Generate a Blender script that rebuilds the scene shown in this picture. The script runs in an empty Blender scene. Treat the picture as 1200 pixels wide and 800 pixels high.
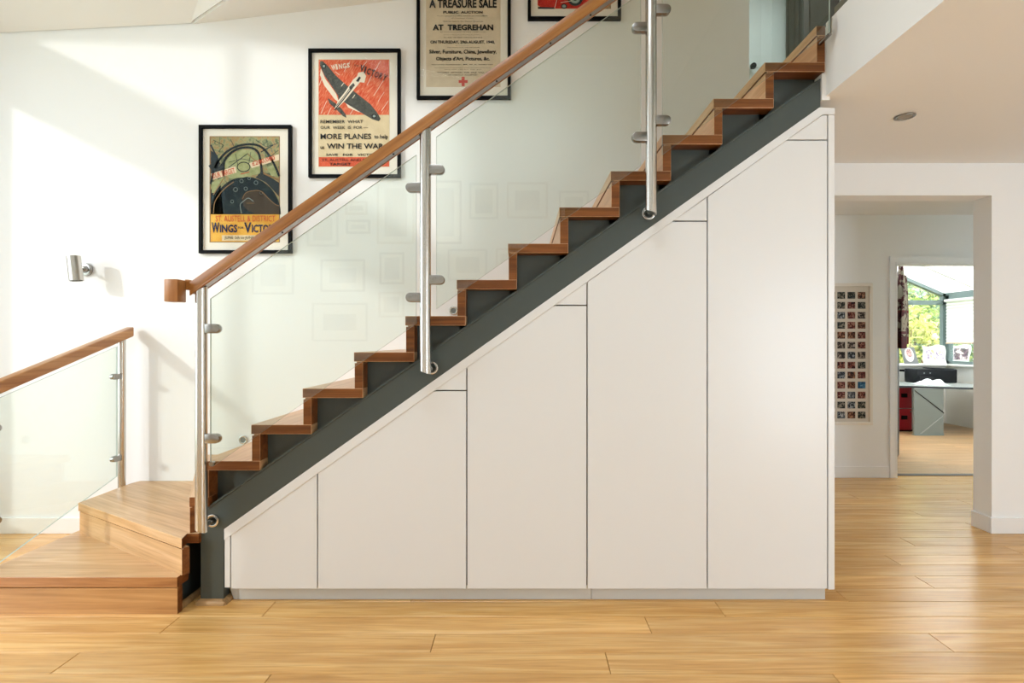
import bpy, bmesh, math, random
import numpy as np
from mathutils import Vector, Matrix
random.seed(7)
S = bpy.context.scene
COL = S.collection
PI = math.pi
EYE, FPX, CX, CY = 1.35, 610.0, 612.0, 400.0       # eye height, focal length (px of 1200), principal point

# ------------------------------------------------------------------ camera
cd = bpy.data.cameras.new('camera'); cam = bpy.data.objects.new('camera', cd); COL.objects.link(cam)
cam.location = (0, 0, EYE); cam.rotation_euler = (PI/2, 0, 0)
cd.sensor_width = 36; cd.lens = FPX/1200*36; cd.shift_x = -0.01; cd.clip_start = .05; cd.clip_end = 200
S.camera = cam
# ------------------------------------------------------------------ world, sun, window light, added fill light, exposure
S.view_settings.view_transform = 'Standard'; S.view_settings.look = 'None'
S.view_settings.gamma = 1; S.view_settings.use_curve_mapping = False
S.view_settings.exposure = 0.1
W = bpy.data.worlds.new('sky'); S.world = W; W.use_nodes = True
bg = W.node_tree.nodes['Background']; bg.inputs[0].default_value = (.83, .91, 1, 1); bg.inputs[1].default_value = 2.8
sl = bpy.data.lights.new('sun', 'SUN'); sl.energy = 1.35; sl.angle = math.radians(2.2); sl.color = (1, .99, .97)
so = bpy.data.objects.new('sun', sl); COL.objects.link(so); so.location = (-9, -3, 7)
so.rotation_euler = Vector((1.1, 1.0, -.55)).to_track_quat('-Z', 'Y').to_euler()
def area(name, loc, aim, sx, sy, e, col=(1, 1, 1)):
    l = bpy.data.lights.new(name, 'AREA'); l.shape = 'RECTANGLE'; l.size = sx; l.size_y = sy; l.energy = e; l.color = col
    o = bpy.data.objects.new(name, l); COL.objects.link(o); o.location = loc
    o.rotation_euler = Vector(aim).to_track_quat('-Z', 'Y').to_euler()
area('daylight_left', (-4.45, 1.6, 1.9), (1, 0, 0), 3.0, 3.0, 62, (.84, .91, 1))
area('added_roof_light', (-1.0, .7, 5.15), (0, 0, -1), 2.2, 1.8, 98, (.84, .91, 1))  # panel above an added skylight, evens out the room light
area('daylight_rear', (3.7, -1.75, 1.15), (0, 1, 0), 1.3, 2.1, 88, (.78, .88, 1))
area('added_landing_light', (2.35, 3.9, 5.2), (0, 0, -1), 1.1, 1.3, 20, (.86, .94, 1))  # added to brighten the landing through a made-up skylight
area('added_garden_light', (7.2, 7.6, 6.2), (-.15, .1, -1), 5.0, 5.0, 1700, (.95, .98, 1))  # unseen panel added above the conservatory to boost its daylight
S.cycles.max_bounces = 10; S.cycles.diffuse_bounces = 6; S.cycles.transparent_max_bounces = 16
S.cycles.caustics_reflective = False; S.cycles.caustics_refractive = False

# ------------------------------------------------------------------ materials
def lin(c):
    return tuple(((v/255)/12.92 if v/255 <= .04045 else ((v/255+.055)/1.055)**2.4) for v in c) + (1,)
class NT:
    def __init__(s, name):
        s.m = bpy.data.materials.new(name); s.m.use_nodes = True; s.t = s.m.node_tree; s.b = s.t.nodes['Principled BSDF']
    def n(s, typ, **kw):
        x = s.t.nodes.new(typ)
        for k, v in kw.items():
            if k[0] == '_': x.inputs[int(k[1:])].default_value = v
            else: setattr(x, k, v)
        return x
    def l(s, a, b): s.t.links.new(a, b)
def paint(name, c, rough=.5, metal=0, spec=.5, var=.03, scale=3, bump=0, bscale=60):
    """plain coat of paint with faint mottling and relief"""
    k = NT(name); g = k.n('ShaderNodeNewGeometry')
    no = k.n('ShaderNodeTexNoise'); no.inputs['Scale'].default_value = scale; no.inputs['Detail'].default_value = 4
    k.l(g.outputs['Position'], no.inputs['Vector'])
    mx = k.n('ShaderNodeMix', data_type='RGBA'); base = lin(c)
    mx.inputs[6].default_value = tuple(v*(1-var) for v in base[:3])+(1,); mx.inputs[7].default_value = tuple(min(1, v*(1+var)) for v in base[:3])+(1,)
    k.l(no.outputs[0], mx.inputs[0]); k.l(mx.outputs[2], k.b.inputs['Base Color'])
    k.b.inputs['Roughness'].default_value = rough; k.b.inputs['Metallic'].default_value = metal
    k.b.inputs['Specular IOR Level'].default_value = spec
    if bump:
        n2 = k.n('ShaderNodeTexNoise'); n2.inputs['Scale'].default_value = bscale; k.l(g.outputs['Position'], n2.inputs['Vector'])
        bp = k.n('ShaderNodeBump'); bp.inputs['Strength'].default_value = bump; bp.inputs['Distance'].default_value = .002
        k.l(n2.outputs[0], bp.inputs['Height']); k.l(bp.outputs[0], k.b.inputs['Normal'])
    return k.m
def wood(name, dark, mid, light, rot=(0, 0, 0), rough=.4, tone=.12, grain=1.0, spec=.5):
    """long-grained oak: grain runs along local x after rot; each object gets its own offset and tone"""
    k = NT(name); g = k.n('ShaderNodeNewGeometry'); oi = k.n('ShaderNodeObjectInfo')
    mp = k.n('ShaderNodeMapping', vector_type='TEXTURE'); mp.inputs['Rotation'].default_value = rot
    k.l(g.outputs['Position'], mp.inputs['Vector'])
    mu = k.n('ShaderNodeMath', operation='MULTIPLY'); mu.inputs[1].default_value = 37; k.l(oi.outputs['Random'], mu.inputs[0])
    cb = k.n('ShaderNodeCombineXYZ')
    for i in range(3): k.l(mu.outputs[0], cb.inputs[i])
    ad = k.n('ShaderNodeVectorMath', operation='ADD'); k.l(mp.outputs[0], ad.inputs[0]); k.l(cb.outputs[0], ad.inputs[1])
    def noise(sc, det, dist, scale):
        v = k.n('ShaderNodeVectorMath', operation='MULTIPLY'); v.inputs[1].default_value = sc; k.l(ad.outputs[0], v.inputs[0])
        n = k.n('ShaderNodeTexNoise'); n.inputs['Scale'].default_value = scale; n.inputs['Detail'].default_value = det
        n.inputs['Distortion'].default_value = dist; k.l(v.outputs[0], n.inputs['Vector']); return n
    a = noise((.8, 13, 13), 6, 1.3, 1.3); b = noise((3, 90, 90), 3, .3, 1.5); c = noise((.8, 2.2, 2.2), 2, .5, 1.2)
    rp = k.n('ShaderNodeValToRGB'); e = rp.color_ramp.elements
    e[0].position = .28; e[0].color = lin(dark); e[1].position = .72; e[1].color = lin(light)
    m_ = e.new(.5); m_.color = lin(mid)
    k.l(a.outputs[0], rp.inputs[0])
    m2 = k.n('ShaderNodeMix', data_type='RGBA', blend_type='MULTIPLY'); m2.inputs[0].default_value = .55*grain
    r2 = k.n('ShaderNodeValToRGB'); r2.color_ramp.elements[0].position = .3; r2.color_ramp.elements[0].color = (.62, .56, .5, 1); r2.color_ramp.elements[1].position = .55; r2.color_ramp.elements[1].color = (1, 1, 1, 1)
    k.l(b.outputs[0], r2.inputs[0]); k.l(rp.outputs[0], m2.inputs[6]); k.l(r2.outputs[0], m2.inputs[7])
    # broad tone drift and per-piece tone
    t1 = k.n('ShaderNodeMapRange'); t1.inputs[3].default_value = 1-tone; t1.inputs[4].default_value = 1+tone*.6; k.l(oi.outputs['Random'], t1.inputs[0])
    t2 = k.n('ShaderNodeMapRange'); t2.inputs[1].default_value = .3; t2.inputs[2].default_value = .7; t2.inputs[3].default_value = .9; t2.inputs[4].default_value = 1.08; k.l(c.outputs[0], t2.inputs[0])
    tm = k.n('ShaderNodeMath', operation='MULTIPLY'); k.l(t1.outputs[0], tm.inputs[0]); k.l(t2.outputs[0], tm.inputs[1])
    hs = k.n('ShaderNodeHueSaturation'); k.l(m2.outputs[2], hs.inputs['Color']); k.l(tm.outputs[0], hs.inputs['Value'])
    k.l(hs.outputs[0], k.b.inputs['Base Color'])
    k.b.inputs['Roughness'].default_value = rough; k.b.inputs['Specular IOR Level'].default_value = spec
    bp = k.n('ShaderNodeBump'); bp.inputs['Strength'].default_value = .12; bp.inputs['Distance'].default_value = .001
    k.l(b.outputs[0], bp.inputs['Height']); k.l(bp.outputs[0], k.b.inputs['Normal'])
    return k.m
def glass(name, tint, rough=0.0, ior=1.48):
    """clear architectural pane: straight-through light with Fresnel reflection"""
    k = NT(name); k.t.nodes.remove(k.b)
    g = k.n('ShaderNodeNewGeometry'); mr = k.n('ShaderNodeMapRange'); mr.inputs[3].default_value = ior; mr.inputs[4].default_value = 1/ior
    k.l(g.outputs['Backfacing'], mr.inputs[0]); fr = k.n('ShaderNodeFresnel'); k.l(mr.outputs[0], fr.inputs[0])
    tr = k.n('ShaderNodeBsdfTransparent'); tr.inputs[0].default_value = tint
    gl = k.n('ShaderNodeBsdfGlossy'); gl.inputs['Roughness'].default_value = rough; gl.inputs[0].default_value = (.95, 1, .97, 1)
    mx = k.n('ShaderNodeMixShader'); k.l(fr.outputs[0], mx.inputs[0]); k.l(tr.outputs[0], mx.inputs[1]); k.l(gl.outputs[0], mx.inputs[2])
    k.l(mx.outputs[0], k.t.nodes['Material Output'].inputs[0]); return k.m
def brushed(name, c, rough=.28):
    k = NT(name); k.b.inputs['Metallic'].default_value = 1; k.b.inputs['Base Color'].default_value = lin(c)
    g = k.n('ShaderNodeNewGeometry'); v = k.n('ShaderNodeVectorMath', operation='MULTIPLY'); v.inputs[1].default_value = (40, 40, 600)
    k.l(g.outputs['Position'], v.inputs[0]); n = k.n('ShaderNodeTexNoise'); n.inputs['Scale'].default_value = 1; k.l(v.outputs[0], n.inputs['Vector'])
    mr = k.n('ShaderNodeMapRange'); mr.inputs[3].default_value = rough-.06; mr.inputs[4].default_value = rough+.08; k.l(n.outputs[0], mr.inputs[0])
    k.b.inputs['Roughness'].default_value = rough; return k.m
def mottled(name, cols, scale, rough=.7, stretch=(1, 1, 1), rot=(0, 0, 0), detail=5, dist=.5, lo=.3, hi=.7):
    k = NT(name); g = k.n('ShaderNodeNewGeometry'); oi = k.n('ShaderNodeObjectInfo')
    mp = k.n('ShaderNodeMapping', vector_type='TEXTURE'); mp.inputs['Rotation'].default_value = rot; k.l(g.outputs['Position'], mp.inputs[0])
    v = k.n('ShaderNodeVectorMath', operation='MULTIPLY'); v.inputs[1].default_value = stretch; k.l(mp.outputs[0], v.inputs[0])
    n = k.n('ShaderNodeTexNoise'); n.inputs['Scale'].default_value = scale; n.inputs['Detail'].default_value = detail; n.inputs['Distortion'].default_value = dist
    k.l(v.outputs[0], n.inputs['Vector']); rp = k.n('ShaderNodeValToRGB'); e = rp.color_ramp.elements
    while len(e) < len(cols): e.new(.5)
    for i, c in enumerate(cols): e[i].position = lo+(hi-lo)*i/(len(cols)-1); e[i].color = lin(c)
    k.l(n.outputs[0], rp.inputs[0]); k.l(rp.outputs[0], k.b.inputs['Base Color']); k.b.inputs['Roughness'].default_value = rough
    k.b.inputs['Specular IOR Level'].default_value = .2
    return k.m
WALL = paint('matt_white_wall', (238, 239, 238), .85, var=.012, scale=1.2, bump=.15, bscale=90, spec=.2)
CEIL = paint('matt_ceiling_white', (234, 233, 230), .9, var=.012, scale=1, spec=.2)
TRIM = paint('satin_white_trim', (236, 237, 236), .4, var=.01)
FLOOR = wood('oiled_oak_floor', (206, 152, 84), (223, 173, 103), (238, 195, 130), rough=.27, tone=.10, grain=.8)
FLOORX = wood('pale_conservatory_boards', (158, 122, 82), (178, 142, 100), (196, 162, 120), rough=.33, tone=.14, grain=.5)
TREAD = wood('oak_tread', (186, 138, 92), (208, 162, 116), (222, 182, 138), rot=(0, 0, PI/2), rough=.32, tone=.06, grain=.6)
ENDG_SHADE = wood('dark_oiled_oak_end_grain_and_shade', (96, 54, 24), (124, 73, 34), (148, 92, 46), rough=.42, tone=.05, grain=1, spec=.3)  # end grain; also paints shade on tread undersides and riser backs
NOSE = wood('oak_nosing', (150, 98, 54), (176, 122, 72), (194, 142, 92), rough=.35, tone=.04)
W1 = wood('oak_winder_straight', (182, 140, 92), (206, 166, 118), (222, 188, 144), rough=.32, tone=.03, grain=.7)
W2 = wood('oak_winder_diagonal', (182, 140, 92), (206, 166, 118), (222, 188, 144), rot=(0, 0, -math.radians(29.5)), rough=.32, tone=.03, grain=.7)
W3 = wood('oak_winder_steep', (182, 140, 92), (206, 166, 118), (222, 188, 144), rot=(0, 0, -math.radians(60)), rough=.32, tone=.03, grain=.7)
RISE = wood('oak_riser', (162, 114, 66), (187, 140, 88), (204, 160, 108), rough=.35, tone=.05, grain=.6)
RAIL = wood('oak_handrail', (138, 86, 38), (164, 108, 52), (182, 130, 72), rot=(0, -math.atan(.706), 0), rough=.3, tone=.02, grain=.8)
RAILY = wood('oak_handrail_left', (158, 106, 60), (184, 132, 80), (202, 154, 102), rot=(0, 0, PI/2), rough=.3, tone=.02, grain=.8)
STEEL = brushed('brushed_stainless_steel', (205, 202, 196), .24)
STEELD = brushed('satin_steel', (160, 158, 154), .26)
GREY = paint('dark_grey_green_steel_paint', (68, 76, 73), .38, var=.05, scale=5)
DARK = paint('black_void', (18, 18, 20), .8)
LACQ = paint('white_lacquer', (224, 225, 224), .3, var=.006, scale=1, spec=.45)
CARC = paint('cupboard_carcass', (96, 84, 68), .7)
PLIN = paint('grey_white_plinth', (206, 208, 205), .4, var=.01)
GLASS = glass('balustrade_glass', (.93, .962, .94, 1))
CLEAR = glass('window_glass', (.985, .99, .985, 1))
GEDGE = paint('polished_glass_edge', (188, 200, 194), .15, var=.02)
BLACKF = paint('black_frame_paint', (7, 8, 10), .6, spec=.1)
PICG = glass('non_reflective_picture_glass', (.99, .99, .985, 1), .0, 1.12)
MAT = paint('cream_mount_board', (236, 232, 220), .9, var=.008)
PLASTIC = paint('black_plastic', (14, 16, 19), .5, spec=.25)

# ------------------------------------------------------------------ mesh helpers
def at(px, py, Y):
    """a photo pixel as a point on the vertical plane at distance Y"""
    return ((px-CX)*Y/FPX, Y, EYE+(CY-py)*Y/FPX)
class MB:
    def __init__(s): s.v = []; s.f = []; s.m = []
    def add(s, vs, fs, mi=0):
        o = len(s.v); s.v += [tuple(v) for v in vs]
        for i, f in enumerate(fs): s.f.append(tuple(o+k for k in f)); s.m.append(mi[i] if isinstance(mi, (list, tuple)) else mi)
        return s
    def box(s, x0, x1, y0, y1, z0, z1, mi=0, front=None):
        if x0 > x1: x0, x1 = x1, x0
        if y0 > y1: y0, y1 = y1, y0
        if z0 > z1: z0, z1 = z1, z0
        vs = [(x0, y0, z0), (x1, y0, z0), (x1, y1, z0), (x0, y1, z0), (x0, y0, z1), (x1, y0, z1), (x1, y1, z1), (x0, y1, z1)]
        fs = [(0, 3, 2, 1), (4, 5, 6, 7), (0, 1, 5, 4), (1, 2, 6, 5), (2, 3, 7, 6), (3, 0, 4, 7)]
        return s.add(vs, fs, [mi, mi, mi if front is None else front, mi, mi, mi])
    def prism(s, pts, vec, mi=0, side=None):
        """planar polygon swept by vec"""
        n = len(pts); vec = Vector(vec); P = [Vector(p) for p in pts]
        nn = Vector((0, 0, 0))
        for i in range(n): nn += P[i].cross(P[(i+1) % n])
        if nn.dot(vec) > 0: P.reverse()
        vs = P+[p+vec for p in P]; side = mi if side is None else side
        fs = [tuple(range(n)), tuple(range(2*n-1, n-1, -1))]+[((i+1) % n, i, i+n, (i+1) % n+n) for i in range(n)]
        return s.add(vs, fs, [mi, mi]+[side]*n)
    def cyl(s, a, b, r, n=20, r2=None, mi=0):
        a = Vector(a); b = Vector(b); d = (b-a).normalized(); u = d.orthogonal().normalized(); w = d.cross(u); r2 = r if r2 is None else r2
        vs = [a+(u*math.cos(2*PI*i/n)+w*math.sin(2*PI*i/n))*r for i in range(n)]+[b+(u*math.cos(2*PI*i/n)+w*math.sin(2*PI*i/n))*r2 for i in range(n)]
        fs = [tuple(range(n-1, -1, -1)), tuple(range(n, 2*n))]+[(i, (i+1) % n, (i+1) % n+n, i+n) for i in range(n)]
        return s.add(vs, fs, mi)
    def tube(s, a, b, ro, ri, n=28, mi=0):
        a = Vector(a); b = Vector(b); d = (b-a).normalized(); u = d.orthogonal().normalized(); w = d.cross(u)
        vs = []
        for p, r in ((a, ro), (b, ro), (b, ri), (a, ri)):
            vs += [p+(u*math.cos(2*PI*i/n)+w*math.sin(2*PI*i/n))*r for i in range(n)]
        fs = []
        for k in range(4):
            k2 = (k+1) % 4
            fs += [(k*n+i, k*n+(i+1) % n, k2*n+(i+1) % n, k2*n+i) for i in range(n)]
        return s.add(vs, fs, mi)
def wloc(o):
    v = Vector((0, 0, 0))
    while o: v += o.location; o = o.parent
    return v
def build(name, mb, mats, parent=None, bevel=0, smooth=False, origin=None, seg=2):
    if not isinstance(mats, (list, tuple)): mats = [mats]
    off = wloc(parent) if parent else Vector((0, 0, 0))
    if origin is not None: off = Vector(origin)
    me = bpy.data.meshes.new(name); me.from_pydata([Vector(v)-off for v in mb.v], [], mb.f)
    for m in mats: me.materials.append(m)
    me.polygons.foreach_set('material_index', mb.m)
    if bevel or smooth:
        b = bmesh.new(); b.from_mesh(me)
        if bevel:
            es = [e for e in b.edges if len(e.link_faces) == 2 and e.calc_face_angle(0) > .5]
            bmesh.ops.bevel(b, geom=es, offset=bevel, segments=seg, profile=.5, affect='EDGES', clamp_overlap=True)
        b.to_mesh(me); b.free()
    if smooth:
        for p in me.polygons: p.use_smooth = True
        me.set_sharp_from_angle(angle=math.radians(38))
    me.update()
    o = bpy.data.objects.new(name, me); COL.objects.link(o)
    if parent: o.parent = parent
    if origin is not None: o.location = Vector(origin)-(wloc(parent) if parent else Vector((0, 0, 0)))
    return o
def thing(name, label, cat, loc, group=None):
    o = bpy.data.objects.new(name, None); COL.objects.link(o); o.location = loc; o.empty_display_size = .1
    return tag(o, label, cat, group)
def tag(o, label, cat, group=None, kind=None):
    if label: o['label'] = label
    if cat: o['category'] = cat
    if group: o['group'] = group
    if kind: o['kind'] = kind
    return o
def struct(name, mb, mats, bevel=0):
    o = build(name, mb, mats, bevel=bevel); o['kind'] = 'structure'; return o

# ------------------------------------------------------------------ the room shell
WY, JY = 3.67, 3.82          # back wall face, far side of it
HY = 5.17                    # far wall of the hall
CZ, LZ = 2.607, 2.96         # low ceiling, landing level
XL, XR, YB, TOP = -4.2, 4.45, -1.5, 5.0
# floor slab + individual oak boards
fl = struct('floor', MB().box(XL-.2, 5.4, YB-.2, HY+.12, -.12, -.016), CARC)
PW, PL = .147, 2.28
joint = {0: -1.28, -1: 1.70, -2: 2.26, -3: 3.1, -4: 2.29, 1: .60, 2: -.40, 3: .36, 4: 1.26, -5: .9, -6: 2.6, -7: 1.5, -8: 3.3}
bm_cache = {}
def plank(xa, xb, ya, yb, z, par, mat):
    L = round(xb-xa, 3); key = (L, round(yb-ya, 3), mat.name)
    if key not in bm_cache:
        w = yb-ya; e = .0012; h = .016; c = .0018
        vs = [(0+e, e, -h), (L-e, e, -h), (L-e, w-e, -h), (e, w-e, -h), (e, e, -c), (L-e, e, -c), (L-e, w-e, -c), (e, w-e, -c),
              (e+c, e+c, 0), (L-e-c, e+c, 0), (L-e-c, w-e-c, 0), (e+c, w-e-c, 0)]
        fs = [(0, 1, 5, 4), (1, 2, 6, 5), (2, 3, 7, 6), (3, 0, 4, 7), (4, 5, 9, 8), (5, 6, 10, 9), (6, 7, 11, 10), (7, 4, 8, 11), (8, 9, 10, 11)]
        me = bpy.data.meshes.new('plank'); me.from_pydata(vs, [], fs); me.materials.append(mat); bm_cache[key] = me
    o = bpy.data.objects.new('plank', bm_cache[key]); COL.objects.link(o); o.location = (xa, ya, z); o.parent = par
k = -18
rows = []
while True:
    y0 = 2.557-PW*k
    if y0-PW < YB: pass
    if 2.557-PW*k < YB: break
    rows.append(k); k += 1
for k in rows:
    y1 = 2.557-PW*(k-1); y0 = 2.557-PW*k
    if y0 >= HY+.1: continue
    y1 = min(y1, HY+.1); y0 = max(y0, YB)
    if y1-y0 < .01: continue
    # rows: k=0 spans 2.557..2.704
    j = joint.get(k, (k*.83 % 2.28))
    xlo, xhi = (XL, XR+.1) if y1 < JY else (.5, 5.3)
    x = j-PL*math.ceil((j-xlo)/PL)
    while x < xhi:
        a, b = max(x, xlo), min(x+PL, xhi)
        if b-a > .04: plank(a, b, y0, y1, 0, fl, FLOOR)
        x += PL
# back wall of the stair hall with the opening on the right
OX0, OX1, OZ = 1.78, 3.31, 2.38
b = MB().box(XL-.2, OX0, WY, JY, 0, CZ+.05).box(OX0, OX1, WY, JY, OZ, CZ+.05).box(OX1, XR+.2, WY, JY, 0, CZ+.05)
b.box(XL-.2, 1.60, WY, JY, CZ+.05, TOP+.1)
struct('wall_back', b, WALL)
# left wall: tall window below, clerestory above
WN0, WN1 = .05, 3.12
b = MB().box(XL-.2, XL, YB-.2, WN0, 0, TOP+.1).box(XL-.2, XL, WN1, WY, 0, TOP+.1)
b.box(XL-.2, XL, WN0, WN1, 0, .35).box(XL-.2, XL, WN0, WN1, 3.42, 3.84).box(XL-.2, XL, WN0, WN1, 4.85, TOP+.1)
struct('wall_left', b, WALL)
def window(name, fr, pane, n, axis, a0, a1, z0, z1, pos):
    b = MB(); w = .05
    def bx(p0, p1, q0, q1, mbb, t=.03, c=pos):
        if axis == 'y': mbb.box(c-t, c+t, p0, p1, q0, q1)
        elif axis == 'x': mbb.box(p0, p1, c-t, c+t, q0, q1)
        else: mbb.box(p0, p1, q0, q1, c-t, c+t)
    bx(a0, a1, z0, z0+w, b); bx(a0, a1, z1-w, z1, b); bx(a0, a0+w, z0, z1, b); bx(a1-w, a1, z0, z1, b)
    for i in range(1, n): m = a0+(a1-a0)*i/n; bx(m-w/2, m+w/2, z0, z1, b)
    o = struct(name, b, fr)
    g = MB(); bx(a0+w, a1-w, z0+w, z1-w, g, .004); build('pane', g, pane, o)
window('window_1', TRIM, CLEAR, 2, 'y', WN0, WN1, .35, 3.42, XL-.1)
window('window_2', TRIM, CLEAR, 2, 'y', WN0, WN1, 3.84, 4.85, XL-.1)
# wall behind the camera, with a glazed door to the right
b = MB().box(XL-.2, 3.05, YB-.2, YB, 0, TOP+.1).box(3.05, 4.35, YB-.2, YB, 2.2, TOP+.1).box(4.35, XR+.2, YB-.2, YB, 0, TOP+.1)
struct('wall_front', b, WALL)
window('window_3', TRIM, CLEAR, 2, 'x', 3.05, 4.35, 0, 2.2, YB-.1)
struct('wall_right', MB().box(XR, XR+.2, YB-.2, WY, 0, TOP+.1), WALL)
# high ceiling with openings for two added skylights
b = MB()
for x0, x1, y0, y1 in ((XL-.2, -2.2, YB-.2, JY), (.2, XR+1.2, YB-.2, 3.0), (.2, 1.75, 3.0, HY+.2), (3.0, XR+1.2, 3.0, HY+.2), (1.75, 3.0, 4.6, HY+.2), (-2.2, .2, YB-.2, -.3), (-2.2, .2, 1.7, JY)): b.box(x0, x1, y0, y1, TOP, TOP+.12)
b.box(-2.25, -2.2, -.3, 1.7, TOP, TOP+.3).box(.2, .25, -.3, 1.7, TOP, TOP+.3).box(-2.2, .2, -.35, -.3, TOP, TOP+.3).box(-2.2, .2, 1.7, 1.75, TOP, TOP+.3)
struct('ceiling', b, CEIL)
window('added_skylight_landing', TRIM, CLEAR, 2, 'z', 1.75, 3.0, 3.0, 4.6, TOP+.02)  # invented skylight, lets the added landing light in
window('added_skylight_roof', TRIM, CLEAR, 2, 'z', -2.2, .2, -.3, 1.7, TOP+.02)  # skylight added to spread even light through the room
# folded sloping soffit at the top left
P0 = Vector((-2.325, WY, EYE+375/166.2)); E1 = P0+Vector((1, -1, .52))*2.58; E2 = P0+Vector((1.72, -1, .13))*1.7
A = Vector((XL, WY, P0.z-.055*(P0.x-XL)*.9)); D = Vector((XL, 1.1, P0.z-.1+.52*2.57)); Wp = Vector((1.58, WY, P0.z+.116*(1.58-P0.x)))
F = Vector((1.58, 1.1, TOP))
b = MB(); b.add([A, P0, E1, D], [(0, 1, 2, 3)]); b.add([P0, E2, E1], [(0, 1, 2)], 1); b.add([P0, Wp, E2], [(0, 1, 2)]); b.add([E2, Wp, F, E1], [(0, 1, 2), (0, 2, 3)])
sof = build('trim_3', b, [CEIL, CEIL]); sof['kind'] = 'structure'
md = sof.modifiers.new('thickness', 'SOLIDIFY'); md.thickness = .02; md.offset = 1
# landing slab: fascia, low ceiling below it
FX = 1.576; RI_ = .185
b = MB().box(FX, XR+1, YB, HY+.1, CZ, LZ-.02).box(1.537, FX, 2.668, WY, CZ-.02, RI_*15-.05).box(1.549, FX, 2.668, WY, RI_*15-.05, LZ).box(FX-.02, FX, YB, 2.668, CZ, LZ+.02)
struct('ceiling_landing', b, CEIL)
struct('floor_landing', MB().box(FX, XR+.9, YB, HY, LZ-.02, LZ), TREAD)
# hall beyond
DX0, DX1, DZ = 3.712, 4.66, 2.125
b = MB().box(.4, DX0, HY, HY+.12, 0, CZ+.05).box(DX1, 5.4, HY, HY+.12, 0, CZ+.05).box(DX0, DX1, HY, HY+.12, DZ, CZ+.05)
b.box(.4, 5.4, HY, HY+.12, LZ-.3, TOP+.1)
struct('wall_hall', b, WALL)
struct('wall_hall_end', MB().box(.4, .5, JY, HY, 0, CZ).box(5.3, 5.42, JY, HY, 0, TOP), WALL)
# baseboards
def bboard(name, x0, x1, y0, y1, h=.112):
    return struct(name, MB().box(x0, x1, y0, y1, 0, h), TRIM, .003)
bboard('baseboard_back', XL, -2.76, WY-.016, WY)
bboard('baseboard_right', OX1-.016, XR, WY-.016, WY)
bboard('baseboard_reveal', OX1-.016, OX1, WY, JY+.0)
bboard('baseboard_hall', .5, DX0-.075, HY-.016, HY)
bboard('baseboard_left', XL, XL+.016, YB, WY-.02)
# hall doorway architrave and threshold
b = MB()
for (w0, w1, t) in ((.012, .046, .016), (.046, .07, .019), (-.0, .012, .02)):
    b.box(DX0-w1, DX0-w0, HY-t, HY, 0, DZ+w0).box(DX1+w0, DX1+w1, HY-t, HY, 0, DZ+w0).box(DX0-w1, DX1+w1, HY-t, HY, DZ+w0, DZ+w1)
b.box(DX0, DX0+.012, HY, HY+.12, 0, DZ).box(DX1-.012, DX1, HY, HY+.12, 0, DZ).box(DX0, DX1, HY, HY+.12, DZ-.012, DZ)
struct('trim_1', b, TRIM)
struct('trim_2', MB().box(DX0, DX1, HY+.06, HY+.13, 0, .006), paint('dark_threshold', (60, 52, 44), .5))

# ------------------------------------------------------------------ staircase
G0, GO, RI = -1.647, .2623, .185
TY0, TY1 = 2.658, WY-.006
X = lambda i: G0+GO*(i-4)
st = thing('staircase', 'oak zigzag staircase with dark grey steel side beam climbing to the right', 'staircase', (-1.6, 2.7, 0))
for i in range(4, 17):
    z = RI*i; x1 = X(i+1)+.046 if i < 16 else 1.548
    bb = MB().box(X(i), x1, TY0, TY1, z-.048, z, 0, 1); bb.m[0] = 1  # underside takes the darker oak as painted shade
    build('tread', bb, [TREAD, ENDG_SHADE], st, .002)
for i in range(4, 17):
    z0, z1 = RI*(i-1), RI*i-.048
    b = MB().box(X(i)+.004, X(i)+.046, TY0+.0005, TY1, z0, z1-.007, 0, 1); b.box(X(i)+.014, X(i)+.046, TY0+.0005, TY1, z1-.0075, z1, 0, 1); b.m[3] = b.m[9] = 1  # right-hand back faces coloured dark to paint their shade
    build('riser', b, [TREAD, ENDG_SHADE], st, .0008, seg=1)
def hprism(pts, z0, z1, mi=0, side=None): return MB().prism([(x, y, z0) for x, y in pts], (0, 0, z1-z0), mi, side)
T1 = [(-2.735, 2.574), (-1.705, 2.574), (-1.705, 2.66), (-2.735, 3.25)]
T2 = [(-1.690, 2.585), (-1.712, 2.658), (-1.652, 2.658), (-1.652, 2.76), (-2.22, TY1), (-2.69, TY1), (-2.708, 3.60), (-2.70, 3.165)]
T3 = [(-1.700, 2.658), (-1.602, 2.658), (-1.602, TY1), (-2.275, TY1)]
def tread_of(pts, z, mat):
    b = hprism(pts, z-.05, z); n = len(pts)
    o = build('tread', b, [mat, ENDG_SHADE, NOSE], st, .002)
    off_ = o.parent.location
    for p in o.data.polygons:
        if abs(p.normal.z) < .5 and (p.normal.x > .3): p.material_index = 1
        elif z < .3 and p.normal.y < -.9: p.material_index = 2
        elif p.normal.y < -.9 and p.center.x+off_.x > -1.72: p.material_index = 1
    return o
tread_of(T1, .185, W1); tread_of(T2, .37, W2); tread_of(T3, .555, W3)
def riser_line(a, c, z0, z1, mat):
    a = Vector((*a, 0)); c = Vector((*c, 0)); d = (c-a).normalized(); n = Vector((-d.y, d.x, 0))
    if n.y < 0: n = -n
    a2 = a+n*.005; c2 = c+n*.005
    b = MB().prism([Vector((p.x, p.y, z0)) for p in (a2, c2, c2+n*.036, a2+n*.036)], (0, 0, z1-z0-.006))
    b.prism([Vector((p.x, p.y, z1-.0065)) for p in (a2+n*.01, c2+n*.01, c2+n*.034, a2+n*.034)], (0, 0, .006))
    o = build('riser', b, [mat, ENDG_SHADE], st)
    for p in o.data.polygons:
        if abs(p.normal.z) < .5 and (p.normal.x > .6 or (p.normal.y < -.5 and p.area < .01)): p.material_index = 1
riser_line((-1.708, 2.574), (-2.73, 2.574), .0, .135, RISE)
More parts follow.
